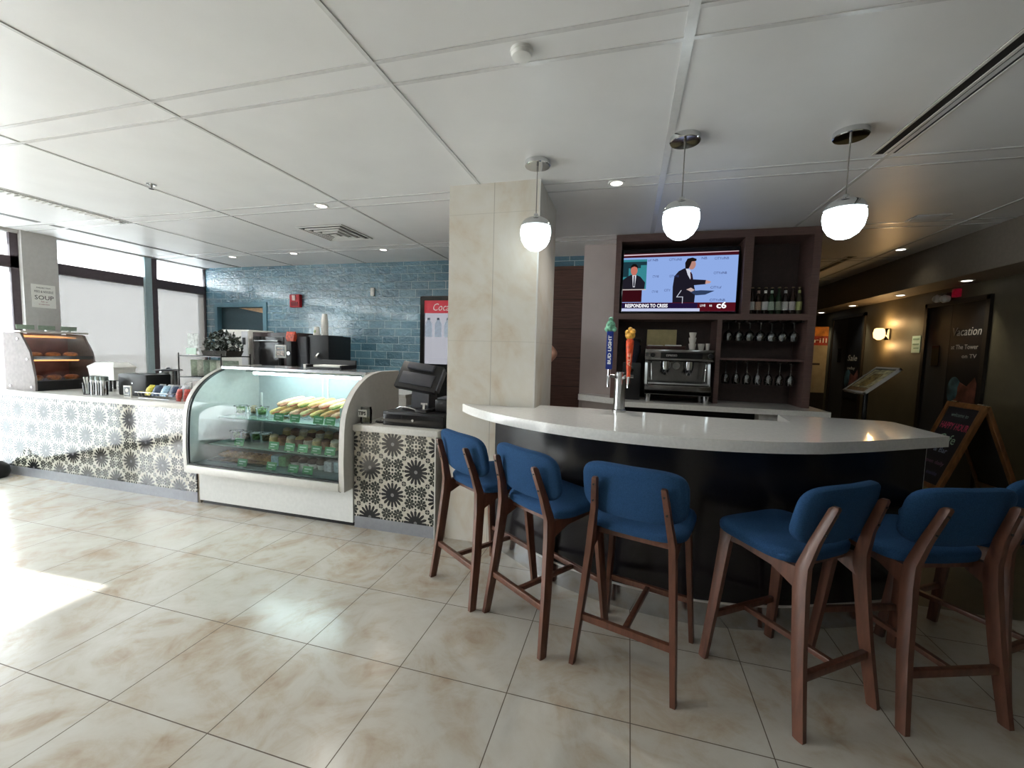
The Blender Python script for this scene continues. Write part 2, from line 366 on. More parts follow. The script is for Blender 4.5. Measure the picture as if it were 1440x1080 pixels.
# ---------------------------------------------------------------- lights
wd=bpy.data.worlds.new('sky'); SC.world=wd; wd.use_nodes=True; bg=wd.node_tree.nodes['Background']
bg.inputs[0].default_value=(.95,.97,1,1); bg.inputs[1].default_value=5.0
su=bpy.data.lights.new('sun','SUN'); su.energy=5.5; su.angle=.012; su.color=(1,.97,.92)
so=bpy.data.objects.new('sun',su); COL.objects.link(so); so.rotation_euler=Vector((1,.04,-.597)).to_track_quat('-Z','Y').to_euler()
for y0,y1 in ((-1.9,-.7),(-.7,.5),(.5,1.69),(1.69,3.27),(3.6,5.5)):
    z0=0 if y0<3 else .5
    l=bpy.data.lights.new('daylight_portal','AREA'); l.shape='RECTANGLE'; l.size=y1-y0; l.size_y=2.7-z0; l.cycles.is_portal=True
    o=bpy.data.objects.new('daylight_portal',l); COL.objects.link(o); o.location=(XL-.16,(y0+y1)/2,(2.7+z0)/2); o.rotation_euler=Vector((1,0,0)).to_track_quat('-Z','Y').to_euler()
def spot(loc,col,e,angle=1.5,blend=.8,r=.04,to=(0,0,-1)):
    l=bpy.data.lights.new('spot','SPOT'); l.energy=e; l.color=col; l.spot_size=angle; l.spot_blend=blend; l.shadow_soft_size=r
    o=bpy.data.objects.new('spot',l); COL.objects.link(o); o.location=loc; o.rotation_euler=Vector(to).to_track_quat('-Z','Y').to_euler()
def point(loc,col,e,r=.05):
    l=bpy.data.lights.new('bulb','POINT'); l.energy=e; l.color=col; l.shadow_soft_size=r
    o=bpy.data.objects.new('bulb',l); COL.objects.link(o); o.location=loc
SC.view_settings.view_transform='Standard'; SC.view_settings.look='None'; SC.view_settings.gamma=1; SC.view_settings.use_curve_mapping=False
SC.view_settings.exposure=2.15

# added spots without fittings, out of view, to brighten floor and ceiling
for x,y in ((-1.3,-.7),(-.5,.2)): spot((x,y,ZC-.03),(1,.96,.9),4,1.75,.5)
# ================================================================ bar
AX=[(-.95,3.035),(-.62,2.78),(-.365,2.625),(-.03,2.515),(.335,2.47),(.6,2.49),(.86,2.55),(1.08,2.635),(1.43,2.79),(1.66,2.94)]
panel=catmull(AX,5)
def off(P,d):   # polyline moved towards the back
    return [(x,y+d) for x,y in P]
bar=thing('bar_counter','curved bar with white quartz top and dark laminate front where the blue stools stand','bar',(.3,3.0,0))
back=[(1.66,3.4),(1.12,3.4),(1.04,3.06),(-.645,3.10),(-.645,3.04)]
build('front_panel',MB().prism(panel+back,.15,1.03),BARDK,bar)
build('kick_plate',MB().prism(off(panel,.012)+[(1.6,3.35),(1.12,3.35),(1.04,3.05),(-.645,3.09),(-.645,3.045)],0,.148),mat('kick_steel',(206,208,212),.16,metal=1,var=.02),bar)
build('kick_trim',MB().prism([(x,y-.006) for x,y in panel]+off(panel,.01)[::-1],.143,.155),STEELW,bar)
a0=math.atan2(3.085-4.13,-1.215-.26); a1=math.atan2(2.93-4.13,1.75-.26)
arc=[(.26+1.835*math.cos(a0+(a1-a0)*i/40),4.13+1.835*math.sin(a0+(a1-a0)*i/40)) for i in range(41)]
arc[0]=(-1.225,3.052); arc=[q for q in arc if q[0]<.96]+[(1.1,2.515),(1.249,2.603),(1.54,2.795),(1.758,2.935)]
topb=[(1.758,3.46),(1.72,3.5),(1.075,3.52),(1.035,3.145),(.55,3.135),(-.06,3.215),(-.655,3.25),(-.655,3.052)]
build('bar_top',MB().prism(arc+topb,1.03,1.09),QUARTZ,bar)
build('end_trim',MB().box(1.662,1.668,2.95,3.4,.15,1.03),STEELW,bar)
# back counter and tall cabinet
bc=thing('back_counter','pale quartz work counter behind the bar carrying the dark wood cabinet','counter',(.8,4.6,0))
build('worktop',MB().prism([(-.05,4.3),(1.74,4.34),(1.74,4.965),(-.05,4.965)],.99,1.04),QUARTZ,bc)
build('end_block',MB().box(1.18,1.70,4.36,4.96,0,.989),mat('pale_base',(200,198,194),.5),bc); build('base',MB().box(-.02,1.179,4.5,4.96,0,.989),BLACK,bc)
lg=thing('wall_ledge','white quartz ledge along the mauve wall left of the beer tower','counter',(-.35,4.7,0))
build('ledge_top',MB().prism([(-.54,4.84),(-.07,4.55),(-.07,4.965),(-.54,4.965)],.975,1.04),QUARTZ,lg)
build('ledge_base',MB().prism([(-.5,4.88),(-.08,4.62),(-.08,4.96),(-.5,4.96)],0,.975),MAUVE,lg)
cb=thing('back_bar_cabinet','tall dark wood bar cabinet holding the television, bottles and glasses','cabinet',(.74,4.6,1.04))
F=4.6; K=4.96
build('carcass',MB().box(-.18,-.125,F,K,1.04,ZC-.004).box(1.595,1.66,F,K,1.04,ZC-.004).box(-.125,1.595,F,K,2.655,ZC-.004),DKWOOD,cb)
build('back_panel',MB().box(-.125,1.595,K-.015,K,1.04,2.655),DKBACK,cb)
build('shelf',MB().box(-.125,1.595,F,K-.015,1.868,1.925),DKWOOD,cb)
build('divider',MB().box(1.025,1.1,F,K-.015,1.925,2.655),DKWOOD,cb)
build('divider',MB().box(.822,.865,F,K-.015,1.04,1.868),DKWOOD,cb)
build('shelf',MB().box(.865,1.595,F+.02,K-.015,1.475,1.495),DKWOOD,cb)
for z in (1.858,1.465):
    g=MB()
    for i in range(8): g.box(.90+i*.0965-.008,.90+i*.0965+.008,F+.05,K-.05,z-.006,z+.01)
    build('glass_rack',g,mat('rack_metal_%d'%int(z*100),(70,62,60),.4,metal=.6),cb)
# wine glasses hang upside down by the foot
def wine_glass(h,rb,stem):
    rb*=1.06
    g=MB(); # z=0 at foot top, downwards
    g.lathe([(0,0),(.032,-.001),(.032,-.004),(.006,-.008),(.0035,-.02),(.0035,-stem),(.012,-stem-.012),(rb*.8,-stem-.035),(rb,-h*.78),(rb*.86,-h),(rb*.84,-h),(rb*.97,-h*.78),(rb*.76,-stem-.036),(.008,-stem-.016),(0,-stem-.014)],n=18); return g
for row,(z,h,rb,st,word) in enumerate(((1.846,.175,.045,.065,'round balloon wine glass hanging upside down in the upper rack'),(1.453,.215,.038,.095,'slender stemmed wine glass hanging upside down in the lower rack'))):
    first=None
    for i in range(7):
        x=.948+i*.0965; lab='%s, %s from the left'%(word,ORDN[i]); gp='wine glasses in the %s rack'%('upper' if row==0 else 'lower')
        if first is None: first=tag(build('hanging_wine_glass',wine_glass(h,rb,st),THICKG,loc=(0,0,0)),lab,'wine glass',gp); first.location=(x,4.72,z)
        else:
            o=first.copy(); COL.objects.link(o); o.location=(x,4.72,z); o['label']=lab
# beer bottles
BT=[('dark brown',(40,24,16),(236,236,232),'white paper'),('dark brown',(44,26,18),(188,160,140),'small tan'),('dark brown',(36,22,16),(246,246,246),'large oval white'),('green',(26,48,30),(190,206,190),'pale green'),('green',(30,52,32),(150,160,140),'grey-green'),('dark brown',(30,20,16),(220,220,218),'round white'),('dark brown',(42,24,16),(196,190,190),'silver'),('clear',(70,66,48),(176,182,120),'yellow-green')]
for i,(gl,gc,lc,lw) in enumerate(BT):
    x=1.136+i*.0585
    b=thing('beer_bottle','%s beer bottle with %s label, %s from left beside the television'%(gl,lw,ORDN[i]),'bottle',(x,4.70+.012*(i%2),1.925),'beer bottles beside the television')
    c=(x,4.70+.012*(i%2),1.925)
    gm=mat('bottle_glass_%d'%i,gc,.08,var=.05)
    build('bottle',MB().lathe([(0,.001),(.025,.001),(.0268,.01),(.0268,.148),(.022,.176),(.0125,.204),(.0115,.245),(.0135,.247),(.0135,.255),(.011,.257)],c,18),gm,b)
    build('body_label',MB().lathe([(.0271,.045),(.0275,.046),(.0275,.125),(.0271,.126)],c,18),mat('label_%d'%i,lc,.6,var=.12,scale=80),b)
    if i in (1,2,3,5,7): build('neck_label',MB().lathe([(.0132,.207),(.0134,.208),(.0126,.235),(.012,.236)],c,14),MATS['label_%d'%i],b)
    build('crown_cap',MB().lathe([(0,.266),(.011,.266),(.0145,.261),(.015,.254),(.0125,.254)],c,14),mat('cap_%d'%i,(170,150,120),.3,metal=.8),b)
# television
tv=thing('television','flat television in the dark cabinet showing a man in a suit at a lectern','television',(.44,4.7,1.925))
build('housing',MB().box(-.115,1.0,4.665,4.72,1.935,2.585,.004),BLACKG,tv)
[build('stand_foot',MB().box(x,x+.1,4.66,4.76,1.926,1.936),BLACK,tv) for x in (.1,.7)]
SX0,SX1,SZ0,SZ1=-.10,.985,1.955,2.545; SW=SX1-SX0; SH=SZ1-SZ0; LY=4.665
def scr(name,pts,col,e,layer,parent,emit=True):
    """flat picture area on the screen; pts in 0..1 screen coordinates"""
    y=LY-.0006-.0005*layer; mb=MB()
    mb.rings([[(SX0+u*SW,y,SZ0+v*SH) for u,v in pts]],cap0=True,cap1=False); return build(name,mb,lamp('scr_%s'%name,col,e),parent,smooth=False)
def rc(a,b,c,d): return [(a,c),(b,c),(b,d),(a,d)]
def ell(cx,cy,rx,ry,n=18): return [(cx+rx*math.cos(2*PI*i/n),cy+ry*math.sin(2*PI*i/n)) for i in range(n)]
E1=.2
scn=scr('screen',rc(0,1,0,1),(150,180,240),E1,0,tv)
scr('top_strip',rc(0,1,.93,1),(70,18,30),E1,1,scn)
scr('top_line',[(0,.965),(1,.985),(1,.995),(0,.985)],(220,200,210),E1,2,scn)
scr('inset_background',rc(.0,.215,.37,.9),(58,140,150),E1,1,scn)
scr('inset_dark_shelf',[(0,.6),(.05,.6),(.05,.75),(.16,.75),(.16,.8),(.215,.8),(.215,.86),(0,.86)],(30,60,70),E1,2,scn)
scr('inset_suit',[(0,.37),(.2,.37),(.205,.5),(.16,.6),(.12,.635),(.07,.635),(.02,.58),(0,.55)],(34,32,42),E1,3,scn)
scr('inset_shirt',[(.085,.63),(.122,.63),(.112,.42),(.095,.42)],(225,225,235),E1,4,scn)
scr('inset_tie',[(.099,.62),(.109,.62),(.111,.45),(.104,.42),(.097,.45)],(25,25,40),E1,5,scn)
scr('inset_face',ell(.1,.71,.031,.085),(205,120,105),E1,4,scn)
scr('inset_hair',[(.066,.72),(.07,.79),(.09,.825),(.115,.82),(.132,.78),(.135,.72),(.127,.76),(.1,.78),(.074,.76)],(24,18,18),E1,5,scn)
scr('inset_desk',rc(0,.215,.37,.385),(215,200,195),E1,4,scn)
scr('maroon_panel',rc(0,.18,.16,.37),(58,14,22),E1,1,scn)
scr('suit_jacket',[(.46,.13),(.65,.13),(.655,.33),(.64,.44),(.74,.455),(.745,.525),(.63,.54),(.62,.63),(.585,.7),(.55,.73),(.5,.68),(.465,.6),(.455,.42)],(30,28,40),E1,2,scn)
scr('shirt_front',[(.56,.73),(.6,.7),(.612,.6),(.605,.54),(.58,.62)],(215,220,235),E1,3,scn)
scr('neck_tie',[(.6,.66),(.612,.66),(.618,.55),(.61,.53)],(60,30,45),E1,4,scn)
scr('speaker_face',ell(.612,.79,.034,.085),(190,140,130),E1,3,scn)
scr('speaker_hair',[(.557,.72),(.553,.82),(.572,.89),(.615,.905),(.65,.88),(.648,.845),(.61,.84),(.6,.78),(.585,.72)],(26,20,20),E1,4,scn)
scr('pointing_hand',[(.735,.46),(.775,.47),(.785,.5),(.74,.525)],(205,160,150),E1,3,scn)
scr('lectern_top',[(.6,.34),(.66,.27),(.74,.28),(.82,.345),(.7,.355)],(50,66,100),E1,3,scn)
scr('resting_hand',[(.575,.37),(.615,.4),(.65,.36),(.62,.33)],(205,180,175),E1,4,scn)
scr('microphones',[(.49,.24),(.53,.36),(.535,.355),(.5,.25),(.55,.25),(.55,.13),(.544,.13),(.544,.24)],(210,215,230),E1,4,scn)
scr('caption_bar',rc(0,1,.05,.15),(86,18,30),E1,3,scn)
scr('caption_dark',rc(.0,.68,.05,.14),(34,22,60),E1,4,scn)
scr('ticker_strip',rc(0,.7,0,.05),(205,212,245),E1,4,scn)
scr('ticker_end',rc(.7,1,0,.05),(86,18,30),E1,4,scn)
TXW=lamp('screen_white_text',(250,250,255),.27); TXB=lamp('screen_blue_text',(60,70,120),.2)
def stx(s,u,v,size,m,fit=None,bold=.0,shear=0): text('screen_lettering',s,size,(SX0+u*SW,LY-.0006-.0005*6,SZ0+v*SH),(1,0,0),(0,0,1),m,scn,depth=.0002,fit=fit,bold=bold,shear=shear)
stx('RESPONDING TO CRISIS',.03,.068,.05,TXW,fit=.42,bold=.001); stx('LIVE',.7,.08,.032,TXW,fit=.05); stx('66',.78,.08,.03,TXW,fit=.025); stx('c6',.84,.055,.085,TXW,fit=.09,bold=.002)
for s,u,v,f in (('CITYofNB',.41,.86,.12),('CITYofNB',.8,.86,.13),('CTV NB',.27,.58,.06),('CITYofNB',.42,.58,.09),('CITYofNB',.8,.62,.12),('CITYof',.78,.38,.1),('CTV NB',.27,.32,.06),('CITY',.38,.34,.06),('CITYofNB',.78,.17,.14),('of NB',.22,.86,.1),('NB',.69,.87,.05)):
    stx(s,u,v,.034,TXB,fit=f)
# espresso machine on the back counter
es=thing('espresso_machine','chrome two-group espresso machine standing under the television','coffee machine',(.47,4.62,1.04))
build('lower_body',MB().box(.16,.78,4.44,4.9,1.115,1.215,.012),MCHROME,es)
build('drip_tray',MB().box(.19,.75,4.42,4.6,1.215,1.235,.004),STEEL,es)
build('back_splash',MB().box(.18,.77,4.66,4.9,1.215,1.46),MCHROME,es)
for x in (.17,.755): build('side_panel',MB().prism([(4.47,1.215),(4.66,1.215),(4.66,1.46),(4.52,1.46)],x-.012,x+.012,'x'),STEEL,es)
build('upper_body',MB().box(.15,.79,4.46,4.9,1.445,1.565,.015),MCHROME,es)
build('control_strip',MB().box(.3,.68,4.452,4.462,1.475,1.535),BLACKG,es)
text('lettering','ESPRESSO',.028,(.35,4.451,1.495),(1,0,0),(0,0,1),STEELW,es,fit=.1)
for x in (.225,.755): build('knob',MB().cyl((x,4.462,1.505),(x,4.425,1.505),.026,.023),BLACK,es)
for x in (.36,.58):
    gh=build('group_head',MB().cyl((x,4.56,1.445),(x,4.56,1.385),.042).cyl((x,4.56,1.385),(x,4.56,1.36),.036),CHROME,es)
    build('portafilter',MB().cyl((x,4.56,1.362),(x,4.56,1.335),.038,.03).tube([(x,4.53,1.35),(x-.01,4.47,1.345),(x-.02,4.40,1.325)],[.009,.012,.014]),BLACK,gh)
    build('spout',MB().tube([(x-.012,4.56,1.338),(x-.018,4.56,1.31)],.006).tube([(x+.012,4.56,1.338),(x+.018,4.56,1.31)],.006),CHROME,gh)
for x in (.215,.72): build('steam_wand',MB().tube([(x,4.5,1.45),(x,4.46,1.42),(x+(.01 if x<.5 else -.01),4.44,1.26)],.006),CHROME,es)
build('pressure_gauge',MB().cyl((.47,4.662,1.40),(.47,4.652,1.40),.035),PAPER,es)
for x in (.2,.74):
    for y in (4.5,4.85): build('foot',MB().cyl((x,y,1.04),(x,y,1.116),.024,.028),STEEL,es)
tb=thing('serving_tray','flat dark wood tray with folded papers on top of the espresso machine','tray',(.34,4.68,1.566))
build('tray_board',MB().box(.165,.535,4.55,4.84,1.566,1.60,.004),mat('tray_wood',(64,34,30),.4,var=.1),tb)
pp=tag(build('folded_papers',MB().box(.18,.33,4.6,4.75,1.601,1.607).box(.35,.5,4.58,4.7,1.601,1.612),PAPER,loc=(.34,4.66,1.601)),'folded white papers lying on the dark tray','papers')
bx=tag(build('cardboard_box',MB().box(.175,.47,4.79,4.87,1.605,1.775,.003),mat('kraft_card',(186,172,128),.8,var=.05,scale=20),loc=(.32,4.83,1.605)),'tan cardboard box standing on the dark tray above the espresso machine','box')
CUP=mat('white_china',(226,222,216),.3,var=.02)
def cup(name,c,r,h,label,cat='cup',gp='white cups on the espresso machine'):
    x,y,z=c
    o=tag(build(name,MB().lathe([(0,0),(r*.72,0),(r*.95,h*.7),(r,h),(r*.93,h),(r*.88,h*.7),(r*.6,.006),(0,.006)],n=20),CUP),label,cat,gp); o.location=c; return o
cup('espresso_cup',(.6,4.58,1.566),.036,.06,'lowest white cup of the taller stack on the espresso machine')
cup('espresso_cup',(.6,4.58,1.6265),.036,.06,'middle white cup of the taller stack on the espresso machine')
cup('espresso_cup',(.6,4.58,1.687),.034,.05,'topmost white cup of the taller stack on the espresso machine')
cup('espresso_cup',(.685,4.6,1.566),.032,.062,'white cup standing between the cup stack and the smallest cup')
cup('espresso_cup',(.745,4.6,1.566),.021,.065,'narrowest white cup at the right end of the espresso machine')
# beer tower on the back edge of the bar
bt=thing('beer_tower','stainless beer tap tower standing on the rear edge of the bar','beer tap',(-.055,3.2,1.09))
build('column',MB().lathe([(.05,0),(.05,.012),(.04,.02),(.039,.27),(.034,.285),(0,.29)],(-.055,3.2,1.09),24),STEEL,bt)
build('cross_pipe',MB().cyl((-.14,3.2,1.345),(.035,3.2,1.345),.013),MCHROME,bt)
for x,nm in ((-.135,'blue'),(-.0,'orange')):
    fc=build('faucet',MB().cyl((x,3.2,1.345),(x,3.12,1.345),.014).tube([(x,3.12,1.345),(x,3.10,1.32),(x,3.095,1.27)],[.012,.011,.009]).cyl((x,3.12,1.35),(x,3.12,1.395),.01,.008),CHROME,bt)
bt.location.y-=.05
bh=build('tap_handle',MB().box(-.158,-.112,3.105,3.135,1.395,1.66,.006),mat('tap_blue',(24,48,130),.3,var=.05),bt); bh['label']='blue tap handle with white lettering'
build('hop_crown',MB().sph((-.135,3.12,1.70),.032,(1,.6,1.2)).sph((-.155,3.12,1.675),.02,(1,.6,1)).sph((-.112,3.12,1.675),.02,(1,.6,1)).sph((-.135,3.12,1.745),.016),mat('hop_green',(110,168,140),.4,var=.3,scale=60),bh)
text('lettering','BUD LIGHT',.03,(-.1245,3.1038,1.43),(0,0,1),(-1,0,0),PAPER,bh,fit=.2,bold=.001)
oh=build('tap_handle',MB().lathe([(0,0),(.012,0),(.013,.07),(.02,.17),(.026,.27),(.027,.295),(.02,.31)],(0,3.12,1.30),16),mat('tap_orange',(214,74,30),.4,var=.15,scale=40),bt); oh['label']='orange carved tap handle with a golden top'
build('carved_top',MB().sph((0,3.12,1.635),.034,(1,.8,.9)).sph((.016,3.11,1.66),.02).sph((-.018,3.115,1.655),.018).sph((0,3.11,1.675),.016),mat('tap_gold',(216,160,62),.4,var=.2,scale=60),oh)
text('lettering','ALE',.028,(.01,3.092,1.42),(0,0,1),(-1,0,0),mat('pale_script',(240,200,170),.6,var=0),oh,fit=.09)
bsy=thing('black_dispenser','tall black coffee grinder standing left of the espresso machine','coffee grinder',(.05,4.62,1.04))
build('body',MB().box(-.06,.12,4.52,4.82,1.041,1.42,.01),BLACK,bsy)
build('hopper',MB().lathe([(.05,0),(.085,.12),(.085,.22),(.08,.225)],(.03,4.68,1.42),20),mat('smoked_plastic',(40,42,56),.1,var=.03),bsy)
build('lid',MB().lathe([(.088,0),(.088,.018),(.03,.026),(0,.026)],(.03,4.68,1.645),20),BLACK,bsy)
build('dosing_chute',MB().cyl((.03,4.52,1.36),(.03,4.46,1.34),.03,.02),CHROME,bsy)
# ================================================================ stools
def rotx(p,a,o):
    y,z=p[1]-o[1],p[2]-o[2]; return Vector((p[0],o[1]+y*math.cos(a)-z*math.sin(a),o[2]+y*math.sin(a)+z*math.cos(a)))
def make_stool():
    t=thing('bar_stool','','bar stool',(0,0,0),'blue bar stools along the curved bar')
    build('seat',MB().cushion(.47,.405,.055,lambda u,v,w:Vector((u,v+.052,.68+w+.05*max(0,-v)**2*4+.012*v/.2+.16*u*u)),n=36),BLUE,t)
    ta=math.radians(13)
    def fb(u,v,w):
        p=Vector((u,-w+.55*u*u,v)); return rotx(p,ta,(0,0,0))+Vector((0,-.198,.874))
    build('backrest',MB().cushion(.485,.262,.042,fb,n=36,e=4.0,dome=.1),BLUE,t)
    for s in (-1,1):
        build('leg',MB().beam([(s*.235,-.245,0),(s*.212,-.205,.3),(s*.192,-.178,.58),(s*.186,-.178,.67),(s*.170,-.205,.78),(s*.154,-.256,.93),(s*.153,-.2595,.94)],[.028,.032,.036,.036,.032,.028,.02],[.042,.05,.056,.05,.04,.034,.022]).m(1).cyl((s*.156,-.262,.905),(s*.156,-.270,.905),.005).cyl((s*.166,-.236,.82),(s*.166,-.243,.82),.005),[WALNUT,BLACK],t)
        build('leg',MB().beam([(s*.232,.245,0),(s*.213,.215,.3),(s*.193,.188,.62),(s*.19,.182,.672)],[.026,.029,.034,.036],[.042,.048,.056,.07]),WALNUT,t)
        build('side_rail',MB().rings([[(s*x-.012,y,z-h/2),(s*x+.012,y,z-h/2),(s*x+.012,y,z+h/2),(s*x-.012,y,z+h/2)] for x,y,z,h in ((.19,.2,.655,.05),(.189,.1,.652,.035),(.187,-.05,.637,.04),(.188,-.178,.61,.10))]),WALNUT,t)
    build('cross_rail',MB().box(-.185,.185,.17,.195,.635,.66),WALNUT,t); build('cross_rail',MB().box(-.185,.185,-.115,-.09,.622,.648),WALNUT,t)
    build('footrest',MB().box(-.217,.217,.212,.234,.215,.245,.003),WALNUT,t)
    build('footrest',MB().box(-.217,.217,-.226,-.202,.212,.245,.003),WALNUT,t)
    build('footrest',MB().box(-.012,.012,-.202,.212,.218,.242,.003),WALNUT,t)
    return t
# midpoint of the rear feet and the direction each stool faces
ST=[((-1.003,2.36),(.584,.812),'blue bar stool nearest the stone pillar, first of the row along the bar'),
    ((-.54,2.103),(.583,.812),'second blue bar stool from the stone pillar'),
    ((.025,1.92),(.281,.96),'blue bar stool seen squarely from behind, third from the stone pillar'),
    ((.905,1.968),(-.598,.80),'blue bar stool turned to show its seat, fourth from the stone pillar'),
    ((1.36,2.072),(-.346,.938),'blue bar stool with the wide dark backrest, fifth from the stone pillar'),
    ((1.86,2.42),(-.56,.83),'blue bar stool at the far end of the bar, cut by the right picture edge')]
s0=make_stool()
for i,((x,y),(fx,fy),lab) in enumerate(ST):
    rz=math.atan2(fy,fx)-PI/2; loc=(x+fx*.245,y+fy*.245,0)
    if i==0: s0.location=loc; s0.rotation_euler=(0,0,rz); s0['label']=lab
    else: dup(s0,loc,rz,lab)
# ================================================================ ceiling fittings
def make_pendant():
    t=thing('pendant_lamp','','pendant lamp',(0,0,0),'globe pendants over the bar')
    build('canopy',MB().lathe([(0,0),(.082,0),(.083,-.004),(.083,-.028),(.079,-.032),(0,-.028)],n=28),CHROME,t)
    build('cord',MB().cyl((0,0,-.028),(0,0,-.335),.0032,n=8).cyl((0,0,-.028),(0,0,-.06),.007,n=8),mat('lamp_cord',(120,116,112),.4),t)
    k=1.3
    build('cap',MB().lathe([(0,-.33),(.014,-.33),(.016,-.345)]+[(r*k,z-.005) for r,z in ((.04,-.352),(.062,-.368),(.074,-.39),(.0765,-.408),(.074,-.408),(.06,-.375),(0,-.36))],n=32),CHROME,t)
    build('globe',MB().lathe([(0,-.413)]+[(r*k,-.413+(z+.42)*1.28) for r,z in ((.072,-.421),(.076,-.43),(.0775,-.452),(.07,-.49),(.054,-.517),(.03,-.535),(.012,-.54),(0,-.541))],n=32),PENDG,t)
    return t
PL=[(-.628,2.785,'globe pendant lamp hanging in front of the stone pillar'),(.248,2.65,'middle globe pendant lamp, hanging above the television'),(1.097,2.777,'globe pendant lamp nearest the long ceiling diffuser')]
p0=make_pendant()
for i,(x,y,lab) in enumerate(PL):
    if i==0: p0.location=(x,y,ZC); p0['label']=lab
    else: dup(p0,(x,y,ZC),0,lab)
def make_downlight(r=.06):
    t=thing('recessed_downlight','','ceiling light',(0,0,0),'recessed ceiling downlights')
    build('trim_ring',MB().lathe([(r*.7,0),(r,0),(r,-.004),(r*.94,-.007),(r*.72,-.006)],n=24),WHITE,t)
    build('reflector',MB().lathe([(r*.72,-.005),(r*.45,-.0025),(r*.42,-.002)],n=24),CHROME,t)
    build('lamp_disc',MB().lathe([(0,-.0085),(r*.55,-.008),(r*.7,-.006)],n=20),DLG,t)
    return t
d0=make_downlight(); DL=[(-.145,3.233,ZC,'recessed downlight beside the pillar, between two globe pendants'),(-2.655,3.24,ZC,'recessed downlight nearest the black ceiling vent, above the pastry case'),(-3.02,4.79,ZC,'recessed downlight over the blue wall, behind the ceiling vent'),(-4.37,4.79,ZC,'recessed downlight over the blue wall above the red alarm'),(-5.45,4.835,ZC,'small recessed downlight over the blue wall nearest the windows'),(2.81,5.7,ZC,'recessed downlight in the dim hall ceiling right of the cabinet'),
 (3.27,5.45,2.345,'nearest soffit downlight above the right-hand lift door'),(3.27,6.55,2.345,'soffit downlight between the lift door and the wall sconce'),(3.27,7.75,2.345,'soffit downlight above the far lift door'),(3.27,8.85,2.345,'farthest soffit downlight beside the cabinet edge')]
for i,(x,y,z,lab) in enumerate(DL):
    if i==0: d0.location=(x,y,z); d0['label']=lab
    else: dup(d0,(x,y,z),0,lab)
    spot((x,y,z-.02),(1,.92,.68) if x>2 else (1,.94,.85),5 if z<2.5 else (.6 if x>2 else 9),1.35 if z<2.5 else 2.2)
sm=thing('smoke_detector','round white smoke detector on the ceiling panel strip','smoke detector',(-.481,1.775,ZC))
build('base',MB().lathe([(0,0),(.047,0),(.047,-.012),(0,-.012)],(-.481,1.775,ZC),24),WHITE,sm); build('cover',MB().lathe([(.044,-.012),(.04,-.026),(.02,-.03),(0,-.03)],(-.481,1.775,ZC),24),WHITE,sm)
hd=tag(build('sprinkler_head',MB().lathe([(0,0),(.035,0),(.035,-.003),(.012,-.006),(.008,-.03),(.018,-.034),(.018,-.037),(0,-.037)],n=16),CHROME,loc=(0,0,0)),'small chrome sprinkler head on the ceiling above the heated case','sprinkler'); hd.location=(-3.66,2.55,ZC)
cv=thing('ceiling_vent','square white ceiling diffuser with black louvre gaps','air vent',(-3.11,4.02,ZC))
build('backing',MB().box(-3.39,-2.84,3.745,4.295,ZC-.003,ZC-.001),mat('vent_dark',(14,14,15),.7),cv)
for k,s in enumerate((.275,.215,.155,.095)):
    g=MB(); i=s-.017
    for (ax,ay,bx_,by) in ((-s,-s,s,-i),(-s,i,s,s),(-s,-i,-i,i),(i,-i,s,i)): g.box(-3.115+ax,-3.115+bx_,4.02+ay,4.02+by,ZC-.004-.006*k-.008,ZC-.004-.003*k)
    build('louvre' if k else 'frame',g,WHITE,cv)
build('centre_plate',MB().box(-3.155,-3.075,3.98,4.06,ZC-.034,ZC-.026),WHITE,cv)
def linear(name,lab,x0,x1,y0,y1,n,cross=0):
    t=thing(name,lab,'air vent',((x0+x1)/2,(y0+y1)/2,ZC)); w=(x1-x0)/(2*n+1)
    q=w*.55
    build('backing',MB().box(x0,x1,y0,y1,ZC-.003,ZC-.001),MATS['vent_dark'],t)
    for i in range(n+1): build('rail',MB().box(x0+2*i*w+(w-q)*i/n,x0+2*i*w+(w-q)*i/n+q,y0,y1,ZC-.007,ZC-.002),STEELW,t)
    if cross:
        g=MB(); m=int((y1-y0)/cross)
        for i in range(m): g.box(x0,x1,y0+i*cross,y0+i*cross+cross*.5,ZC-.013,ZC-.004)
        build('vane',g,WHITE,t)
linear('linear_diffuser','long two-slot black ceiling diffuser beside the right globe pendant',1.335,1.47,.4,3.1,2)
linear('linear_diffuser','long white ceiling diffuser with short cross vanes near the windows',-5.17,-5.07,.6,3.3,1,.045)
linear('linear_diffuser','dark ceiling diffuser in the dim hall beside the cabinet',2.42,2.53,6.0,7.6,1)
rg=thing('return_grille','small white ceiling grille at the hall edge, right of the right globe pendant','air vent',(2.39,4.5,ZC))
build('frame',MB().box(2.27,2.51,4.42,4.58,ZC-.008,ZC-.001),TBAR,rg)
for i in range(5): build('slat',MB().box(2.285,2.495,4.437+i*.027,4.45+i*.027,ZC-.014,ZC-.008),WALLG,rg)
# ================================================================ service counter on the left
lc=thing('service_counter','long pale counter with star tile front between the window column and the pastry case','counter',(-5.3,3.35,0))
build('tile_front',MB().box(-6.7,-3.868,3.0,3.7,.1,.885),STARL,lc)
build('kick_board',MB().box(-6.7,-3.868,3.004,3.69,0,.099),KICK,lc)
build('worktop',MB().box(-6.7,-3.868,2.975,3.74,.886,.935,.004),GREYTOP,lc)
build('end_post',MB().box(-3.866,-3.838,3.01,3.7,0,.326),mat('end_post_stone',(150,138,122),.5,var=.15,scale=20),lc)
cc=thing('cash_counter','short counter with bold star tile front between the pastry case and the stone pillar','counter',(-1.8,3.3,0))
build('tile_front',MB().box(-2.158,-1.43,3.0,3.6,.1,.82),STAR,cc)
build('kick_board',MB().box(-2.158,-1.43,3.004,3.59,0,.099),KICK,cc)
build('worktop',MB().box(-2.16,-1.40,2.98,3.66,.821,.87,.004),GREYTOP,cc)
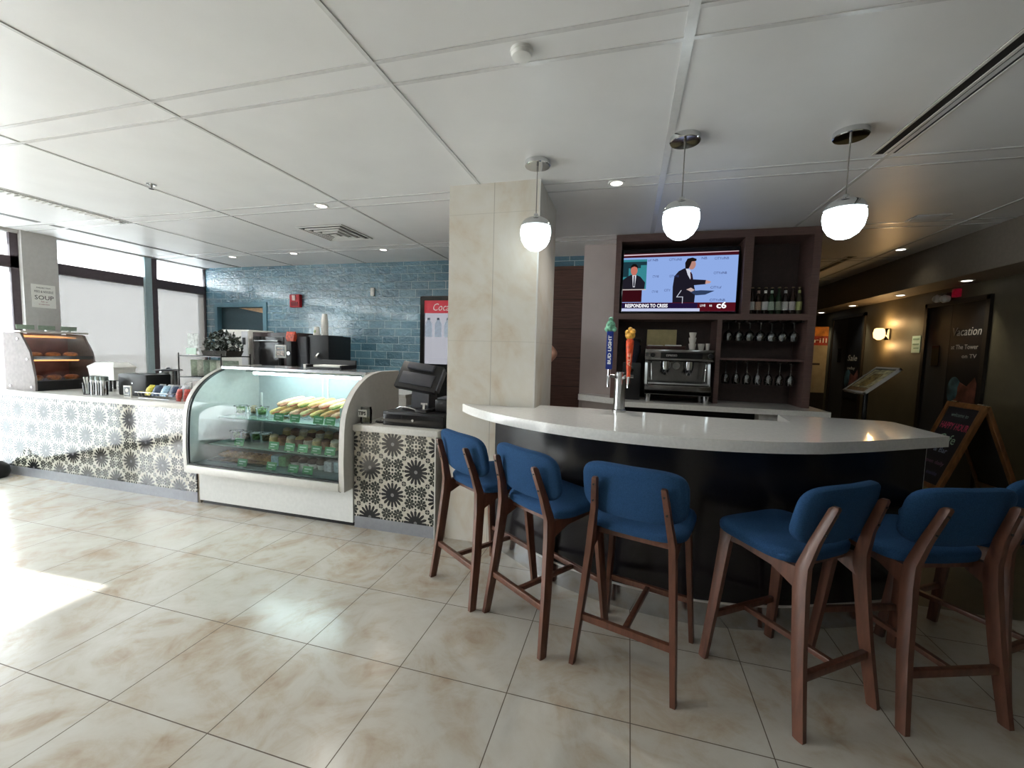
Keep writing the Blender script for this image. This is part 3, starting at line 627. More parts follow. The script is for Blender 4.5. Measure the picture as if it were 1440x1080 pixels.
build('edge_strip',MB().box(-1.43,-1.42,2.995,3.6,0,.82),STEELW,cc)
# ---------------------------------------------------------------- pastry case
pc=thing('pastry_case','curved glass pastry display case with white base between the tiled counters','display case',(-3.0,3.3,0))
PF=[(2.885,.33),(2.878,.55),(2.885,.75),(2.90,.9),(2.94,1.02),(3.02,1.125),(3.12,1.202),(3.25,1.262),(3.40,1.287),(3.72,1.287),(3.72,.33)]
PF=catmull(PF[:9],4)+PF[9:]
for x0,x1 in ((-3.866,-3.826),(-2.215,-2.168)): build('side_panel',MB().prism(PF,x0,x1,'x'),STEELW,pc)
gk=[p for p in PF if p[0]<3.26 and p[1]<1.27]
inn=[(y+.022,z-.012) for y,z in gk]
for x0,x1 in ((-3.826,-3.808),(-2.222,-2.2155)): build('gasket',MB().prism([(y+.004,z-.004) for y,z in gk]+inn[::-1],x0,x1,'x'),BLACK,pc)
gp=[(y+.012,z-.008) for y,z in gk if z>.40]; gp=[(gp[0][0],.405)]+gp
build('curved_glass',MB().rings([[(-3.81,y,z),(-2.22,y,z)] for y,z in gp],closed=False),CASEG,pc)
build('front_lip',MB().box(-3.826,-2.215,2.872,2.94,.33,.398,.004),STEELW,pc)
build('lip_gasket',MB().box(-3.82,-2.22,2.884,2.91,.399,.412),BLACK,pc)
build('base_panel',MB().box(-3.834,-2.17,3.0,3.68,.035,.329),WHITE,pc)
build('plinth',MB().box(-3.82,-2.18,3.02,3.66,0,.034),BLACK,pc)
build('back_wall',MB().box(-3.826,-2.215,3.68,3.72,.33,1.262),mat('case_back',(176,182,182),.35,var=.02),pc)
build('top_panel',MB().box(-3.826,-2.215,3.245,3.72,1.263,1.285),STEEL,pc)
build('deck',MB().box(-3.826,-2.215,2.945,3.68,.345,.405),mat('case_deck',(150,160,160),.3,metal=.4),pc)
SHG=mat('shelf_glass',(126,150,140),.12,var=.02,spec=.6)
build('shelf',MB().box(-3.78,-2.25,3.05,3.62,.555,.567),SHG,pc); build('shelf',MB().box(-3.74,-2.25,3.13,3.6,.80,.812),SHG,pc)
for x in (-3.74,-2.28):
    build('shelf_post',MB().box(x-.008,x+.008,3.615,3.635,.41,1.0),STEELW,pc)
ll=build('light_tube',MB().cyl((-3.55,3.36,1.225),(-2.35,3.36,1.225),.014),lamp('case_tube',(225,246,250),16),pc)
build('light_hood',MB().box(-3.6,-2.3,3.31,3.42,1.238,1.262),STEELW,pc)
build('rear_door_frame',MB().box(-3.02,-3.0,3.672,3.679,.41,1.25).box(-2.96,-2.94,3.672,3.679,.41,1.25),STEELW,pc)
# food, tier by tier
BREAD=[mat('bread_%d'%i,c,.7,var=.16,scale=24,bump=.3) for i,c in enumerate(((222,196,120),(214,170,104),(222,176,140),(226,206,150)))]
FILL=[mat('filling_%d'%i,c,.6,var=.2,scale=40) for i,c in enumerate(((206,110,88),(120,158,76),(226,150,120)))]
WRAP=glassmat('cling_wrap',(240,244,244),.9,.12,1.4)
def sandwich(i,loc,rz,tilt,lab):
    loc=(loc[0],loc[1],loc[2]+.004+(.012 if i>50 else 0))
    t=thing('sandwich_roll',lab,'sandwich',(0,0,0),'sandwich rolls in the pastry case')
    L=.13
    prof=[(0,-L),(.018,-L*.97),(.03,-L*.8),(.037,-.04),(.038,.03),(.031,L*.8),(.018,L*.97),(0,L)]
    M=Matrix.Rotation(tilt,4,'X')@Matrix.Rotation(PI/2,4,'X')
    build('bread',MB().lathe(prof,n=14,M=Matrix.Diagonal((1,1,.8,1))@M),BREAD[i%4],t)
    build('filling',MB().box(-.0385,.0385,-L*.86,L*.86,-.006,.006,.003,M=Matrix.Rotation(tilt,4,'X')),FILL[i%3],t)
    t.location=loc; t.rotation_euler=(0,0,rz); return t
for i in range(8):
    x=-3.2+i*.114
    sandwich(i,(x,3.36,.885),-.55,.3,'sandwich roll lying on the top case shelf, lower layer, %s from the left'%ORDN[i])
for i in range(7):
    x=-3.13+i*.116
    sandwich(i+2,(x,3.38,.962),-.6,.3,'sandwich roll in the upper layer of the top case shelf, %s from the left'%ORDN[i])
LEAF=mat('salad_leaf',(96,132,70),.6,var=.4,scale=60,bump=.8); LEAF2=mat('mixed_salad',(150,126,84),.6,var=.45,scale=70,bump=.8); DKSAL=mat('brown_salad',(104,92,62),.6,var=.5,scale=60,bump=.8)
def tub(name,loc,m,lab,r=.06,h=.09,gp='tubs in the pastry case'):
    t=thing(name,lab,'food tub',(0,0,0),gp)
    g=MB(); g.sph((0,0,h*.5),r*.86,(1,1,.62),16,8)
    for k in range(14):
        a=rnd.random()*2*PI; q=rnd.random()*r*.6; g.sph((q*math.cos(a),q*math.sin(a),h*.72+rnd.random()*.018),.014+rnd.random()*.01,(1,.8,.5),8,5)
    build('contents',g,m,t); build('tub',MB().lathe([(r*.8,.001),(r*.98,h),(r*1.04,h),(r*1.04,h-.003)],n=20),WRAP,t)
    t.location=loc; return t
for i,(x,y,m,w) in enumerate(((-3.66,3.3,LEAF,'green leaf'),(-3.53,3.34,LEAF2,'mixed brown'),(-3.40,3.3,LEAF,'green herb'),(-3.30,3.47,LEAF2,'golden grain'))):
    tub('salad_tub',(x,y,.813),m,'clear tub of %s salad on the top case shelf, %s from the left'%(w,ORDN[i]))
for i in range(4):
    tub('salad_tub',(-3.68+i*.118,3.27,.568),(LEAF,DKSAL,LEAF,DKSAL)[i],'clear tub of %s salad on the middle case shelf, %s from the left'%(('green leaf','dark brown','green bean','brown lentil')[i],ORDN[i]))
PAST=[mat('pastry_%d'%i,c,.6,var=.2,scale=30,bump=.4) for i,c in enumerate(((204,176,128),(150,108,84),(214,190,160),(128,92,80),(222,206,190)))]
for i in range(20):
    x=-3.2+(i%10)*.096; yy=3.24+.16*(i//10); up=.035*(i//10)
    t=thing('filled_pastry','plump %s pastry in the %s row of the middle case shelf, %s from left'%(('golden','brown','cream','chocolate','pale')[i%5],('front','rear')[i//10],ORDN[i%10]),'pastry',(x,yy,.568),'pastries on the middle case shelf')
    c=(x,yy,.568); build('crust',MB().lathe([(0,0),(.03,0),(.044,.03),(.045,.055+up),(.033,.085+up),(.012,.096+up),(0,.097+up)],c,16),PAST[i%5],t)
    build('glaze',MB().lathe([(.042,.073+up),(.036,.088+up),(.012,.1+up),(0,.101+up)],c,14),PAST[(i+2)%5],t)
tr=tag(build('croissant_tray',MB().box(-3.76,-3.12,3.02,3.4,.406,.418,.003),STEEL,loc=(-3.47,3.2,.406)),'steel tray of croissants at the left of the lowest case level','tray')
CRO=mat('croissant',(166,122,74),.5,var=.25,scale=16,bump=.5,stretch=(8,2,2))
def croissant():
    pts=[];R=[]
    for k in range(11):
        a=-1.25+2.5*k/10; pts.append((.055*math.sin(a)*1.15,.05-.06*math.cos(a),.03)); u=1-abs(k-5)/5; R.append(.007+.028*u**.7*(1+.12*(k%2)))
    return MB().tube(pts,R,12)
cr=None
for i in range(7):
    lab='golden croissant on the steel tray, %s from the left'%ORDN[i]; loc=(-3.69+i*.085,3.17,.418+.002)
    if cr is None: cr=tag(build('croissant',croissant(),CRO,loc=(0,0,0)),lab,'croissant','croissants on the steel tray'); cr.location=loc; cr.rotation_euler=(0,0,1.35)
    else:
        o=cr.copy(); COL.objects.link(o); o.location=loc; o['label']=lab
CHOC=mat('chocolate_cake',(62,46,48),.6,var=.2,scale=40,bump=.4)
for i in range(4):
    x=-2.89+i*.095
    t=thing('chocolate_muffin','dark chocolate muffin in the pastry case, %s of four from the left'%ORDN[i],'muffin',(x,3.16,.406),'chocolate muffins')
    build('paper_case',MB().lathe([(0,0),(.03,0),(.042,.045),(.04,.045),(0,.02)],(x,3.16,.406),18),PAPER,t); build('muffin_top',MB().lathe([(.04,.044),(.05,.055),(.045,.075),(.025,.092),(0,.097)],(x,3.16,.406),18),CHOC,t)
for i,(x,cl,w) in enumerate(((-3.07,(150,190,200),'pale blue'),(-2.985,(96,158,112),'green'),(-2.5,(214,216,222),'white'),(-2.4,(190,206,214),'silver'))):
    tag(build('wrapped_snack',MB().box(x-.04,x+.04,3.1,3.2,.406,.50,.012),mat('snack_wrap_%d'%i,cl,.3,var=.12,scale=50),loc=(x,3.15,.406)),'%s wrapped snack box on the lowest level of the pastry case'%w,'snack')
TAGS=[(-3.05,3.13,.812,0),(-2.87,3.13,.812,0),(-2.62,3.13,.812,0),(-2.5,3.13,.812,0),(-3.42,3.05,.567,0),(-3.03,3.05,.567,0),(-2.86,3.05,.567,0),(-2.72,3.05,.567,0),(-2.58,3.05,.567,0),(-2.44,3.05,.567,0),(-3.3,2.97,.405,0),(-2.98,2.97,.405,0),(-2.75,2.97,.405,0),(-2.6,2.97,.405,0)]
lv={.812:('top',0),.567:('middle',0),.405:('lowest',0)}; cnt={.812:0,.567:0,.405:0}
for x,y,z,_ in TAGS:
    n=cnt[z]; cnt[z]+=1
    t=thing('price_tag','green price card on the %s level of the case, %s from the left'%(lv[z][0],ORDN[n]),'price tag',(x,y,z+.001),'green price cards in the pastry case')
    T=Matrix.Translation((x,y,z+.001))@Matrix.Rotation(-.25,4,'X')
    build('card',MB().box(-.052,.052,-.001,.001,.006,.074,M=T),GREEN,t); build('writing',MB().box(-.036,.036,-.0016,-.001,.044,.056,M=T).box(-.036,.01,-.0016,-.001,.026,.034,M=T),PALEG,t)
    build('clip',MB().box(-.015,.015,-.004,.02,0,.007,M=Matrix.Translation((x,y,z+.001))),STEELW,t)
for i,(z,w) in enumerate(((.92,'upper'),(.835,'lower'))):
    tag(build('white_card',MB().box(-2.385,-2.285,3.118,3.122,z-.022,z+.055),PALEG,loc=(-2.335,3.12,z-.022)),'%s of two pale menu cards at the right end of the top case shelf'%w,'card')
tg=thing('napkin_tray','black tray of white napkins on top of the pastry case','tray',(-2.83,3.58,1.288))
build('tray',MB().box(-3.03,-2.63,3.46,3.70,1.288,1.30).box(-3.03,-3.015,3.46,3.70,1.30,1.325).box(-2.645,-2.63,3.46,3.70,1.30,1.325).box(-3.03,-2.63,3.685,3.70,1.30,1.37),BLACK,tg)
tag(build('napkins',MB().box(-2.98,-2.68,3.5,3.66,1.301,1.322,.004),PAPER,loc=(-2.83,3.58,1.301)),'stack of white napkins in the black tray','napkins')
o=tag(build('paper_cup',MB().lathe([(0,0),(.03,0),(.034,.034),(.03,.034),(.027,.005),(0,.005)],n=18),PAPER),'small white cup left of the napkin tray on the pastry case','cup'); o.location=(-3.14,3.6,1.286)
# ---------------------------------------------------------------- till on the cash counter
cdw=thing('cash_till_box','black cash drawer on the cash counter beside the pillar','cash drawer',(-1.66,3.27,.87))
build('housing',MB().box(-1.94,-1.385,3.08,3.52,.871,.985,.006),BLACK,cdw); build('drawer_front',MB().box(-1.93,-1.395,3.07,3.08,.88,.965,.003),BLACKG,cdw); build('lock',MB().cyl((-1.66,3.07,.925),(-1.66,3.062,.925),.01),STEEL,cdw)
ps=thing('till_terminal','black till terminal with tilted screen standing on the cash drawer','till',(-1.68,3.3,.986))
build('base_plate',MB().box(-1.83,-1.55,3.2,3.44,.986,1.01,.006),BLACK,ps)
build('neck',MB().prism([(3.22,1.01),(3.42,1.01),(3.36,1.16),(3.24,1.2)],-1.76,-1.6,'x'),DKGREY,ps)
TM=Matrix.Translation((-1.7,3.26,1.26))@Matrix.Rotation(.12,4,'Y')@Matrix.Rotation(math.radians(-32),4,'X')
mon=build('monitor_shell',MB().box(-.19,.19,-.03,.03,-.125,.125,.012,M=TM),BLACK,ps)
build('shell_rib',MB().box(-.15,.15,-.045,-.028,-.09,.02,.006,M=TM),DKGREY,mon); build('screen',MB().box(-.17,.17,.03,.033,-.105,.105,M=TM),BLACKG,mon)
build('customer_display',MB().box(-.12,.12,-.06,-.03,.05,.11,.008,M=TM),DKGREY,ps)
build('card_slot',MB().box(.19,.205,-.03,.03,-.1,.1,.003,M=TM),DKGREY,ps)
rp=thing('receipt_printer','black receipt printer on the cash drawer tight against the pillar','printer',(-1.46,3.3,.986))
build('body',MB().box(-1.53,-1.40,3.2,3.4,.986,1.09,.01),BLACK,rp); build('cover',MB().box(-1.52,-1.41,3.22,3.38,1.09,1.105,.006),DKGREY,rp)
cr_=thing('card_terminal','small black card reader with silver cable in front of the till screen','card reader',(-1.62,3.13,.986))
build('body',MB().box(-1.66,-1.56,3.1,3.17,.986,1.012,.005),BLACK,cr_); build('cable',MB().tube([(-1.66,3.13,1.0),(-1.72,3.12,1.02),(-1.80,3.12,1.025),(-1.86,3.14,1.0)],.006),STEEL,cr_)
build('silver_key',MB().box(-1.6,-1.58,3.12,3.14,1.012,1.06).box(-1.62,-1.56,3.125,3.135,1.05,1.065),STEEL,cr_)
jr=thing('tip_jar','small clear jar with a white label beside the pastry case on the cash counter','jar',(-2.105,3.09,.87))
build('glass',MB().lathe([(.0,.001),(.045,.001),(.048,.01),(.048,.11),(.043,.13),(.045,.135),(.041,.13),(.044,.11),(.044,.012),(0,.008)],(-2.105,3.09,.87),24),GLASS,jr)
build('contents',MB().lathe([(0,.01),(.042,.012),(.042,.05),(0,.056)],(-2.105,3.09,.87),18),mat('coins_and_notes',(150,146,120),.6,var=.3,scale=80),jr)
jl=build('paper_label',MB().box(-2.145,-2.065,3.036,3.038,.93,.99),PAPER,jr); text('lettering','TIPS',.04,(-2.14,3.0355,.947),(1,0,0),(0,0,1),INK,jl,fit=.07,bold=.002)
tag(build('coiled_cable',MB().tube([(-2.04+.014*math.cos(k*.9)+k*.0042,3.13+.014*math.sin(k*.9),.876+.006*(k%3)) for k in range(26)],.006,6),BLACK,loc=(-1.98,3.13,.87)),'black coiled cable lying between the jar and the cash drawer','cable')
# ---------------------------------------------------------------- heated case and small goods
hc=thing('heated_case','steel and glass heated food case on the counter by the window column','display case',(-6.4,3.3,.936))
X0,X1,Y0,Y1=-6.66,-6.17,3.05,3.62
end=[(X0,.936),(X1,.936),(X1,1.08),(X1-.06,1.36),(X1-.2,1.56),(X0,1.57)]
for y in (Y0,Y1-.02):
    build('end_panel',MB().prism(end,y,y+.02,'y'),mat('heated_end_%d'%int(y*10),(120,112,110),.5,spec=.25),hc)
for (x,z) in ((X1-.05,.98),(X1-.4,.98),(X1-.24,1.5),(X1-.1,1.28)): build('bolt',MB().cyl((x,Y0-.001,z),(x,Y0-.008,z),.012),CHROME,hc)
build('base',MB().box(X0,X1-.012,Y0+.02,Y1-.02,.936,1.04),BLACK,hc); build('back_sheet',MB().box(X0,X0+.02,Y0+.02,Y1-.02,1.04,1.56),mat('warm_back',(150,96,88),.4,metal=.3,var=.2,scale=6),hc)
build('shelf',MB().box(X0+.02,X1-.05,Y0+.02,Y1-.02,1.285,1.30),STEEL,hc); build('shelf_edge',MB().box(X1-.05,X1-.035,Y0+.02,Y1-.02,1.275,1.315),STEEL,hc)
build('front_glass',MB().rings([[(x,Y0+.02,z),(x,Y1-.02,z)] for x,z in ((X1-.006,1.04),(X1-.012,1.1),(X1-.066,1.36),(X1-.2,1.55))],closed=False),GLASS,hc)
build('top_panel',MB().box(X0,X1-.15,Y0-.02,Y1+.01,1.571,1.59,.004),STEELW,hc)
build('heat_lamp',MB().cyl((X0+.22,Y0+.05,1.53),(X0+.22,Y1-.05,1.53),.012),lamp('heat_lamp_glow',(255,170,100),.5),hc); build('heat_lamp',MB().cyl((X0+.25,Y0+.05,1.265),(X0+.25,Y1-.05,1.265),.012),MATS['heat_lamp_glow'],hc)
PIE=mat('baked_crust',(206,120,54),.5,var=.25,scale=30,bump=.3)
for i,(y,z) in enumerate(((3.16,1.301),(3.32,1.301),(3.48,1.301),(3.16,1.041),(3.32,1.041),(3.48,1.041))):
    t=thing('hot_pie','golden hot pie on the %s of the heated case, %s from the camera'%('shelf' if z>1.2 else 'floor',('nearest','middle','farthest')[i%3]),'pie',(-6.38,y,z),'hot pies in the heated case')
    build('crust',MB().lathe([(0,0),(.05,0),(.066,.03),(.06,.034),(0,.03)],(-6.38,y,z),18),PIE,t); build('pie_lid',MB().lathe([(.06,.033),(.05,.048),(.02,.056),(0,.057)],(-6.38,y,z),18),PIE,t)
for i,y in enumerate((3.13,3.31,3.51)):
    t=thing('label_holder','grey-green label holder on top of the heated case, %s from the camera'%('nearest','middle','farthest')[i],'label',(-6.44,y,1.591),'label holders on the heated case')
    build('card',MB().box(-6.442,-6.438,y-.075,y+.075,1.605,1.655),SAGE,t); build('foot',MB().box(-6.46,-6.42,y-.01,y+.01,1.591,1.606),STEELW,t)
wb=thing('takeaway_box','white takeaway carton with a lid on a black stand beside the heated case','carton',(-5.72,3.48,.936))
build('stand',MB().box(-5.86,-5.58,3.38,3.6,1.05,1.062).box(-5.86,-5.84,3.38,3.4,.936,1.05).box(-5.6,-5.58,3.38,3.4,.936,1.05).box(-5.86,-5.84,3.58,3.6,.936,1.05).box(-5.6,-5.58,3.58,3.6,.936,1.05),BLACK,wb)
build('carton',MB().rings([[(-5.72+sx*w,3.49+sy*d,z) for sx,sy in ((-1,-1),(1,-1),(1,1),(-1,1))] for w,d,z in ((.19,.1,1.063),(.205,.11,1.19))]),PAPER,wb); build('carton_lid',MB().rings([[(-5.72+sx*w,3.49+sy*d,z) for sx,sy in ((-1,-1),(1,-1),(1,1),(-1,1))] for w,d,z in ((.21,.115,1.191),(.21,.115,1.21),(.15,.07,1.255))]),PAPER,wb)
ng=thing('straw_glass','clear glass of wrapped straws left of the chrome canisters','glass',(-5.44,3.1,.936))
build('glass',MB().lathe([(0,.001),(.04,.001),(.046,.12),(.043,.12),(.037,.006),(0,.006)],(-5.44,3.1,.936),20),GLASS,ng)
for k in range(7):
    a=k*.9; build('straw',MB().cyl((-5.44+.012*math.cos(a),3.1+.012*math.sin(a),.944),(-5.44+.034*math.cos(a),3.1+.034*math.sin(a),1.12),.004,n=6),PAPER,ng)
for i in range(3):
    x=-5.345+i*.072
    t=thing('chrome_canister','chrome shaker with a black band standing left of the black box, %s from the left'%ORDN[i],'shaker',(x,3.1,.936),'chrome shakers on the counter')
    build('body',MB().lathe([(0,0),(.032,0),(.032,.15),(.026,.16)],(x,3.1,.936),20),CHROME,t); build('band',MB().box(x-.034,x-.02,3.065,3.135,.95,1.07),BLACK,t); build('lid',MB().lathe([(.032,.16),(.034,.165),(.034,.195),(.028,.2),(0,.203)],(x,3.1,.936),20),mat('shaker_lid_%d'%i,(120,132,130),.3,metal=.6),t)
bb=thing('napkin_dispenser','wide black napkin dispenser in the middle of the service counter','dispenser',(-5.0,3.3,.936))
build('body',MB().box(-5.17,-4.76,3.2,3.45,.936,1.165,.02),BLACK,bb); build('bolt',MB().cyl((-4.95,3.2,1.07),(-4.95,3.192,1.07),.008),STEEL,bb); build('top_slot',MB().box(-5.05,-4.82,3.3,3.35,1.165,1.169),BLACKG,bb)
fs=thing('small_sign','small framed black sign leaning in front of the napkin dispenser','sign',(-4.86,3.1,.936))
build('frame',MB().box(-4.915,-4.815,3.09,3.102,.936,1.055),STEELW,fs); build('print',MB().box(-4.905,-4.825,3.088,3.09,.948,1.043),BLACKG,fs); build('emblem',MB().cyl((-4.865,3.0875,1.01),(-4.865,3.0865,1.01),.02).box(-4.89,-4.84,3.0865,3.0875,.96,.97),PAPER,fs)
cn=thing('steel_canister','steel canister with a wide dark lid behind the napkin dispenser','canister',(-4.98,3.58,.936))
build('body',MB().lathe([(0,0),(.085,0),(.085,.25),(0,.25)],(-4.98,3.58,.936),28),STEEL,cn); build('lid',MB().lathe([(.13,.251),(.132,.256),(.12,.264),(.02,.27),(.018,.285),(0,.288)],(-4.98,3.58,.936),28),DKGREY,cn)
sb=thing('snack_basket','shallow wire basket of snack packets on the service counter','basket',(-4.5,3.2,.936))
g=MB()
for k in range(2):
    z=.94+k*.06; s=.0 if k else .02
    g.tube([(-4.74+s,3.08+s,z),(-4.3-s,3.08+s,z),(-4.3-s,3.34-s,z),(-4.74+s,3.34-s,z),(-4.74+s,3.08+s,z)],.004,6)
build('rim',g,STEEL,sb)
for k in range(9):
    x=-4.71+k*.048; build('wire',MB().tube([(x,3.08,1.0),(x,3.1,.941),(x,3.32,.941),(x,3.34,1.0)],.002,5),STEEL,sb)
def packet(loc,w,h,rz,tilt,m,lab,gp,name='snack_packet',cat='snack'):
    mb=MB(); n=16; rs=[]
    for k,(s,t) in enumerate(((-.5,.002),(-.44,.004),(-.2,.022),(.1,.026),(.36,.016),(.46,.004),(.5,.002))):
        rs.append([(a*w/2,(1 if q>0 else -1)*t*(1-abs(a)**3*.8),s*h+h/2) for a,q in ((-1,-1),(-.5,-1),(0,-1),(.5,-1),(1,-1),(1,1),(.5,1),(0,1),(-.5,1),(-1,1))])
    o=tag(build(name,mb.rings(rs),m),lab,cat,gp); o.location=loc; o.rotation_euler=(tilt,0,rz); return o
PK=[('yellow',(222,206,64)),('silver',(178,180,186)),('navy blue',(66,82,112)),('white',(220,224,228)),('pale blue',(160,196,220)),('grey',(150,150,152)),('dark blue',(52,70,104)),('silver-white',(206,208,214))]
for i,(w,c) in enumerate(PK):
    packet((-4.67+(i//2)*.105,3.14+.105*(i%2),.965),.088,.115,.12*(i%3-1),-.5,mat('packet_%d'%i,c,.3,var=.2,scale=40),'%s snack packet in the wire basket, %s from the left'%(w,ORDN[i]),'snack packets in the wire basket')
for i in range(3):
    packet((-4.17+i*.07,3.08+.02*i,.937),.06,.12,.2*i,-.15,mat('red_packet_%d'%i,(170,62,52),.35,var=.3,scale=50),'red snack packet by the left side of the pastry case, %s from the left'%ORDN[i],'red snack packets')
sk=thing('snack_rack','black wire display rack of bags at the left side of the pastry case','rack',(-4.22,3.5,.936))
for x in (-4.5,-3.94):
    for y in (3.34,3.68): build('upright',MB().cyl((x,y,.936),(x,y,1.40),.006,n=8),BLACK,sk)
for z in (.96,1.15,1.37):
    g=MB().box(-4.5,-3.94,3.335,3.345,z-.006,z+.006).box(-4.5,-3.94,3.675,3.685,z-.006,z+.006)
    for k in range(12): g.box(-4.5+k*.0505,-4.495+k*.0505,3.34,3.68,z-.004,z+.002)
    build('wire_shelf',g,BLACK,sk)
for i in range(6):
    packet((-4.43+i*.088,3.5,1.158),.14,.17,1.1,-.12,mat('chip_bag_%d'%i,((168,182,166),(196,200,192),(142,160,146))[i%3],.35,var=.2,scale=30),'grey-green snack bag on the wire rack middle shelf, %s from the left'%ORDN[i],'snack bags on the wire rack')
for i in range(5):
    o=tag(build('biscuit_box',MB().box(-.045,.045,-.04,.04,0,.12+.02*(i%2),.004),mat('biscuit_box_%d'%i,((226,224,222),(206,196,192),(230,232,236))[i%3],.5,var=.1,scale=30)),'pale biscuit box on the wire rack bottom shelf, %s from the left'%ORDN[i],'box','biscuit boxes on the wire rack'); o.location=(-4.44+i*.11,3.42,.967)
pb=thing('plant_basket','dark basket of bushy grey-green leaves on top of the wire rack','plant',(-4.13,3.52,1.377))
build('basket',MB().rings([[(-4.13+sx*w,3.52+sy*d,z) for sx,sy in ((-1,-1),(1,-1),(1,1),(-1,1))] for w,d,z in ((.15,.09,1.377),(.17,.1,1.43))]),mat('dark_wicker',(40,38,34),.8,var=.3,scale=90,bump=.6),pb)
g=MB()
for k in range(520):
    a=rnd.random()*2*PI; r=rnd.random()**.6; c=Vector((-4.13+.21*r*math.cos(a),3.52+.12*r*math.sin(a),1.41+.2*rnd.random()*(1.25-r*.5)))
    d=Vector((rnd.uniform(-1,1),rnd.uniform(-1,1),rnd.uniform(-.2,1))).normalized()*.045; n=d.cross(Vector((rnd.random(),rnd.random(),.3))).normalized()*.018
    g.m(0 if rnd.random()<.7 else 1).quad(c,c+d*.5+n,c+d,c+d*.5-n)
build('foliage',g,[mat('dark_leaf',(54,66,58),.5,var=.3,scale=50),mat('pale_leaf',(172,182,182),.5,var=.2,scale=50)],pb)['kind']='stuff'  # paler leaves colour in the bright highlights on the plant
sc_=thing('sign_card','pale printed sign card standing at the left end of the wire rack top','sign',(-4.44,3.45,1.377))
build('card',MB().box(-4.51,-4.37,3.449,3.453,1.42,1.60),mat('printed_card',(182,188,186),.6,var=.25,scale=30),sc_); build('lower_card',MB().box(-4.53,-4.39,3.44,3.445,1.385,1.45),PALEG,sc_); build('foot',MB().box(-4.48,-4.4,3.44,3.47,1.377,1.386),STEELW,sc_)
# ---------------------------------------------------------------- back counter by the blue wall
bk=thing('rear_counter','white work counter along the blue tiled wall behind the pastry case','counter',(-4.3,5.15,0))
build('worktop',MB().box(-5.95,-2.7,4.8,5.48,.88,.92),GREYTOP,bk); build('cupboards',MB().box(-5.93,-2.72,4.85,5.46,.08,.879),WHITE,bk); build('plinth',MB().box(-5.9,-2.75,4.9,5.45,0,.079),DKGREY,bk)
wm=thing('white_dispenser','tall white drinks machine with a grey panel by the blue door','drinks machine',(-5.47,5.05,.921))
build('cabinet',MB().box(-5.72,-5.21,4.85,5.3,.921,1.71,.012),PAPER,wm); build('side_panel',MB().box(-5.33,-5.22,4.842,4.85,1.1,1.69),mat('white_plastic',(214,216,222),.3,var=.02),wm); build('display',MB().box(-5.31,-5.26,4.836,4.842,1.5,1.6),DKGREY,wm)
build('spout_block',MB().box(-5.62,-5.4,4.79,4.85,1.56,1.6,.004),BLACK,wm); [build('tap',MB().cyl((x,4.8,1.56),(x,4.8,1.48),.014),BLACK,wm) for x in (-5.57,-5.45)]; build('drip_grid',MB().box(-5.68,-5.36,4.72,4.85,.97,1.0,.004),STEEL,wm)
ov=thing('black_oven','dark glossy oven between the white machine and the black coffee brewer','oven',(-4.75,5.05,.921))
build('body',MB().box(-5.14,-4.365,4.85,5.32,.96,1.68,.008),mat('oven_enamel',(62,50,52),.16,var=.1,scale=3),ov); build('door',MB().box(-5.1,-4.6,4.835,4.85,1.0,1.62,.004),BLACKG,ov); build('handle',MB().tube([(-5.06,4.835,1.56),(-5.06,4.8,1.56),(-4.66,4.8,1.56),(-4.66,4.835,1.56)],.01),STEEL,ov)
for x in (-5.05,-4.45):
    for y in (4.9,5.25): build('foot',MB().cyl((x,y,.921),(x,y,.961),.02),BLACK,ov)
sg=thing('silver_sign','small silver framed menu sign standing before the black oven','sign',(-4.58,4.8,.921))
build('post',MB().cyl((-4.58,4.74,.921),(-4.58,4.74,1.33),.012),BLACK,sg); build('foot',MB().cyl((-4.58,4.74,.921),(-4.58,4.74,.932),.06),BLACK,sg)
fr=build('frame',MB().box(-4.635,-4.455,4.725,4.745,1.335,1.51,.006),STEELW,sg); build('print',MB().box(-4.615,-4.475,4.722,4.725,1.355,1.49),BLACKG,fr); build('picture',MB().box(-4.605,-4.55,4.7205,4.722,1.365,1.43).box(-4.54,-4.485,4.7205,4.722,1.365,1.43).box(-4.6,-4.5,4.7205,4.722,1.45,1.47),mat('sign_print',(190,176,170),.6,var=.4,scale=80),fr)
br=thing('coffee_brewer','tall black coffee brewer carrying cup stacks against the blue tiles','coffee machine',(-4.2,5.05,.921))
build('side_column',MB().box(-4.36,-4.205,4.82,5.3,.921,1.63,.006),DKGREY,br); build('body',MB().box(-4.204,-3.88,4.85,5.32,.921,1.645,.008),BLACK,br); build('top_rail',MB().box(-4.3,-3.95,4.9,5.25,1.646,1.655),BLACK,br)
build('dispense_nozzle',MB().cyl((-4.04,4.85,1.4),(-4.04,4.8,1.36),.02),STEEL,br)
rb=thing('orange_packet','orange and red packet on the small black grinder before the brewer','packet',(-4.42,4.8,1.56))
build('packet',MB().rings([[(-4.415+sx*w,4.78+sy*d,z) for sx,sy in ((-1,-1),(1,-1),(1,1),(-1,1))] for w,d,z in ((.05,.02,1.562),(.065,.03,1.61),(.07,.006,1.69))]),mat('orange_foil',(226,84,54),.35,var=.3,scale=30),rb)
gr=thing('small_grinder','small black grinder standing in front of the oven beside the silver sign','grinder',(-4.41,4.8,.921))
build('body',MB().box(-4.452,-4.37,4.73,4.83,.921,1.56,.008),BLACK,gr); build('dial',MB().cyl((-4.415,4.73,1.4),(-4.415,4.722,1.4),.025),STEEL,gr)
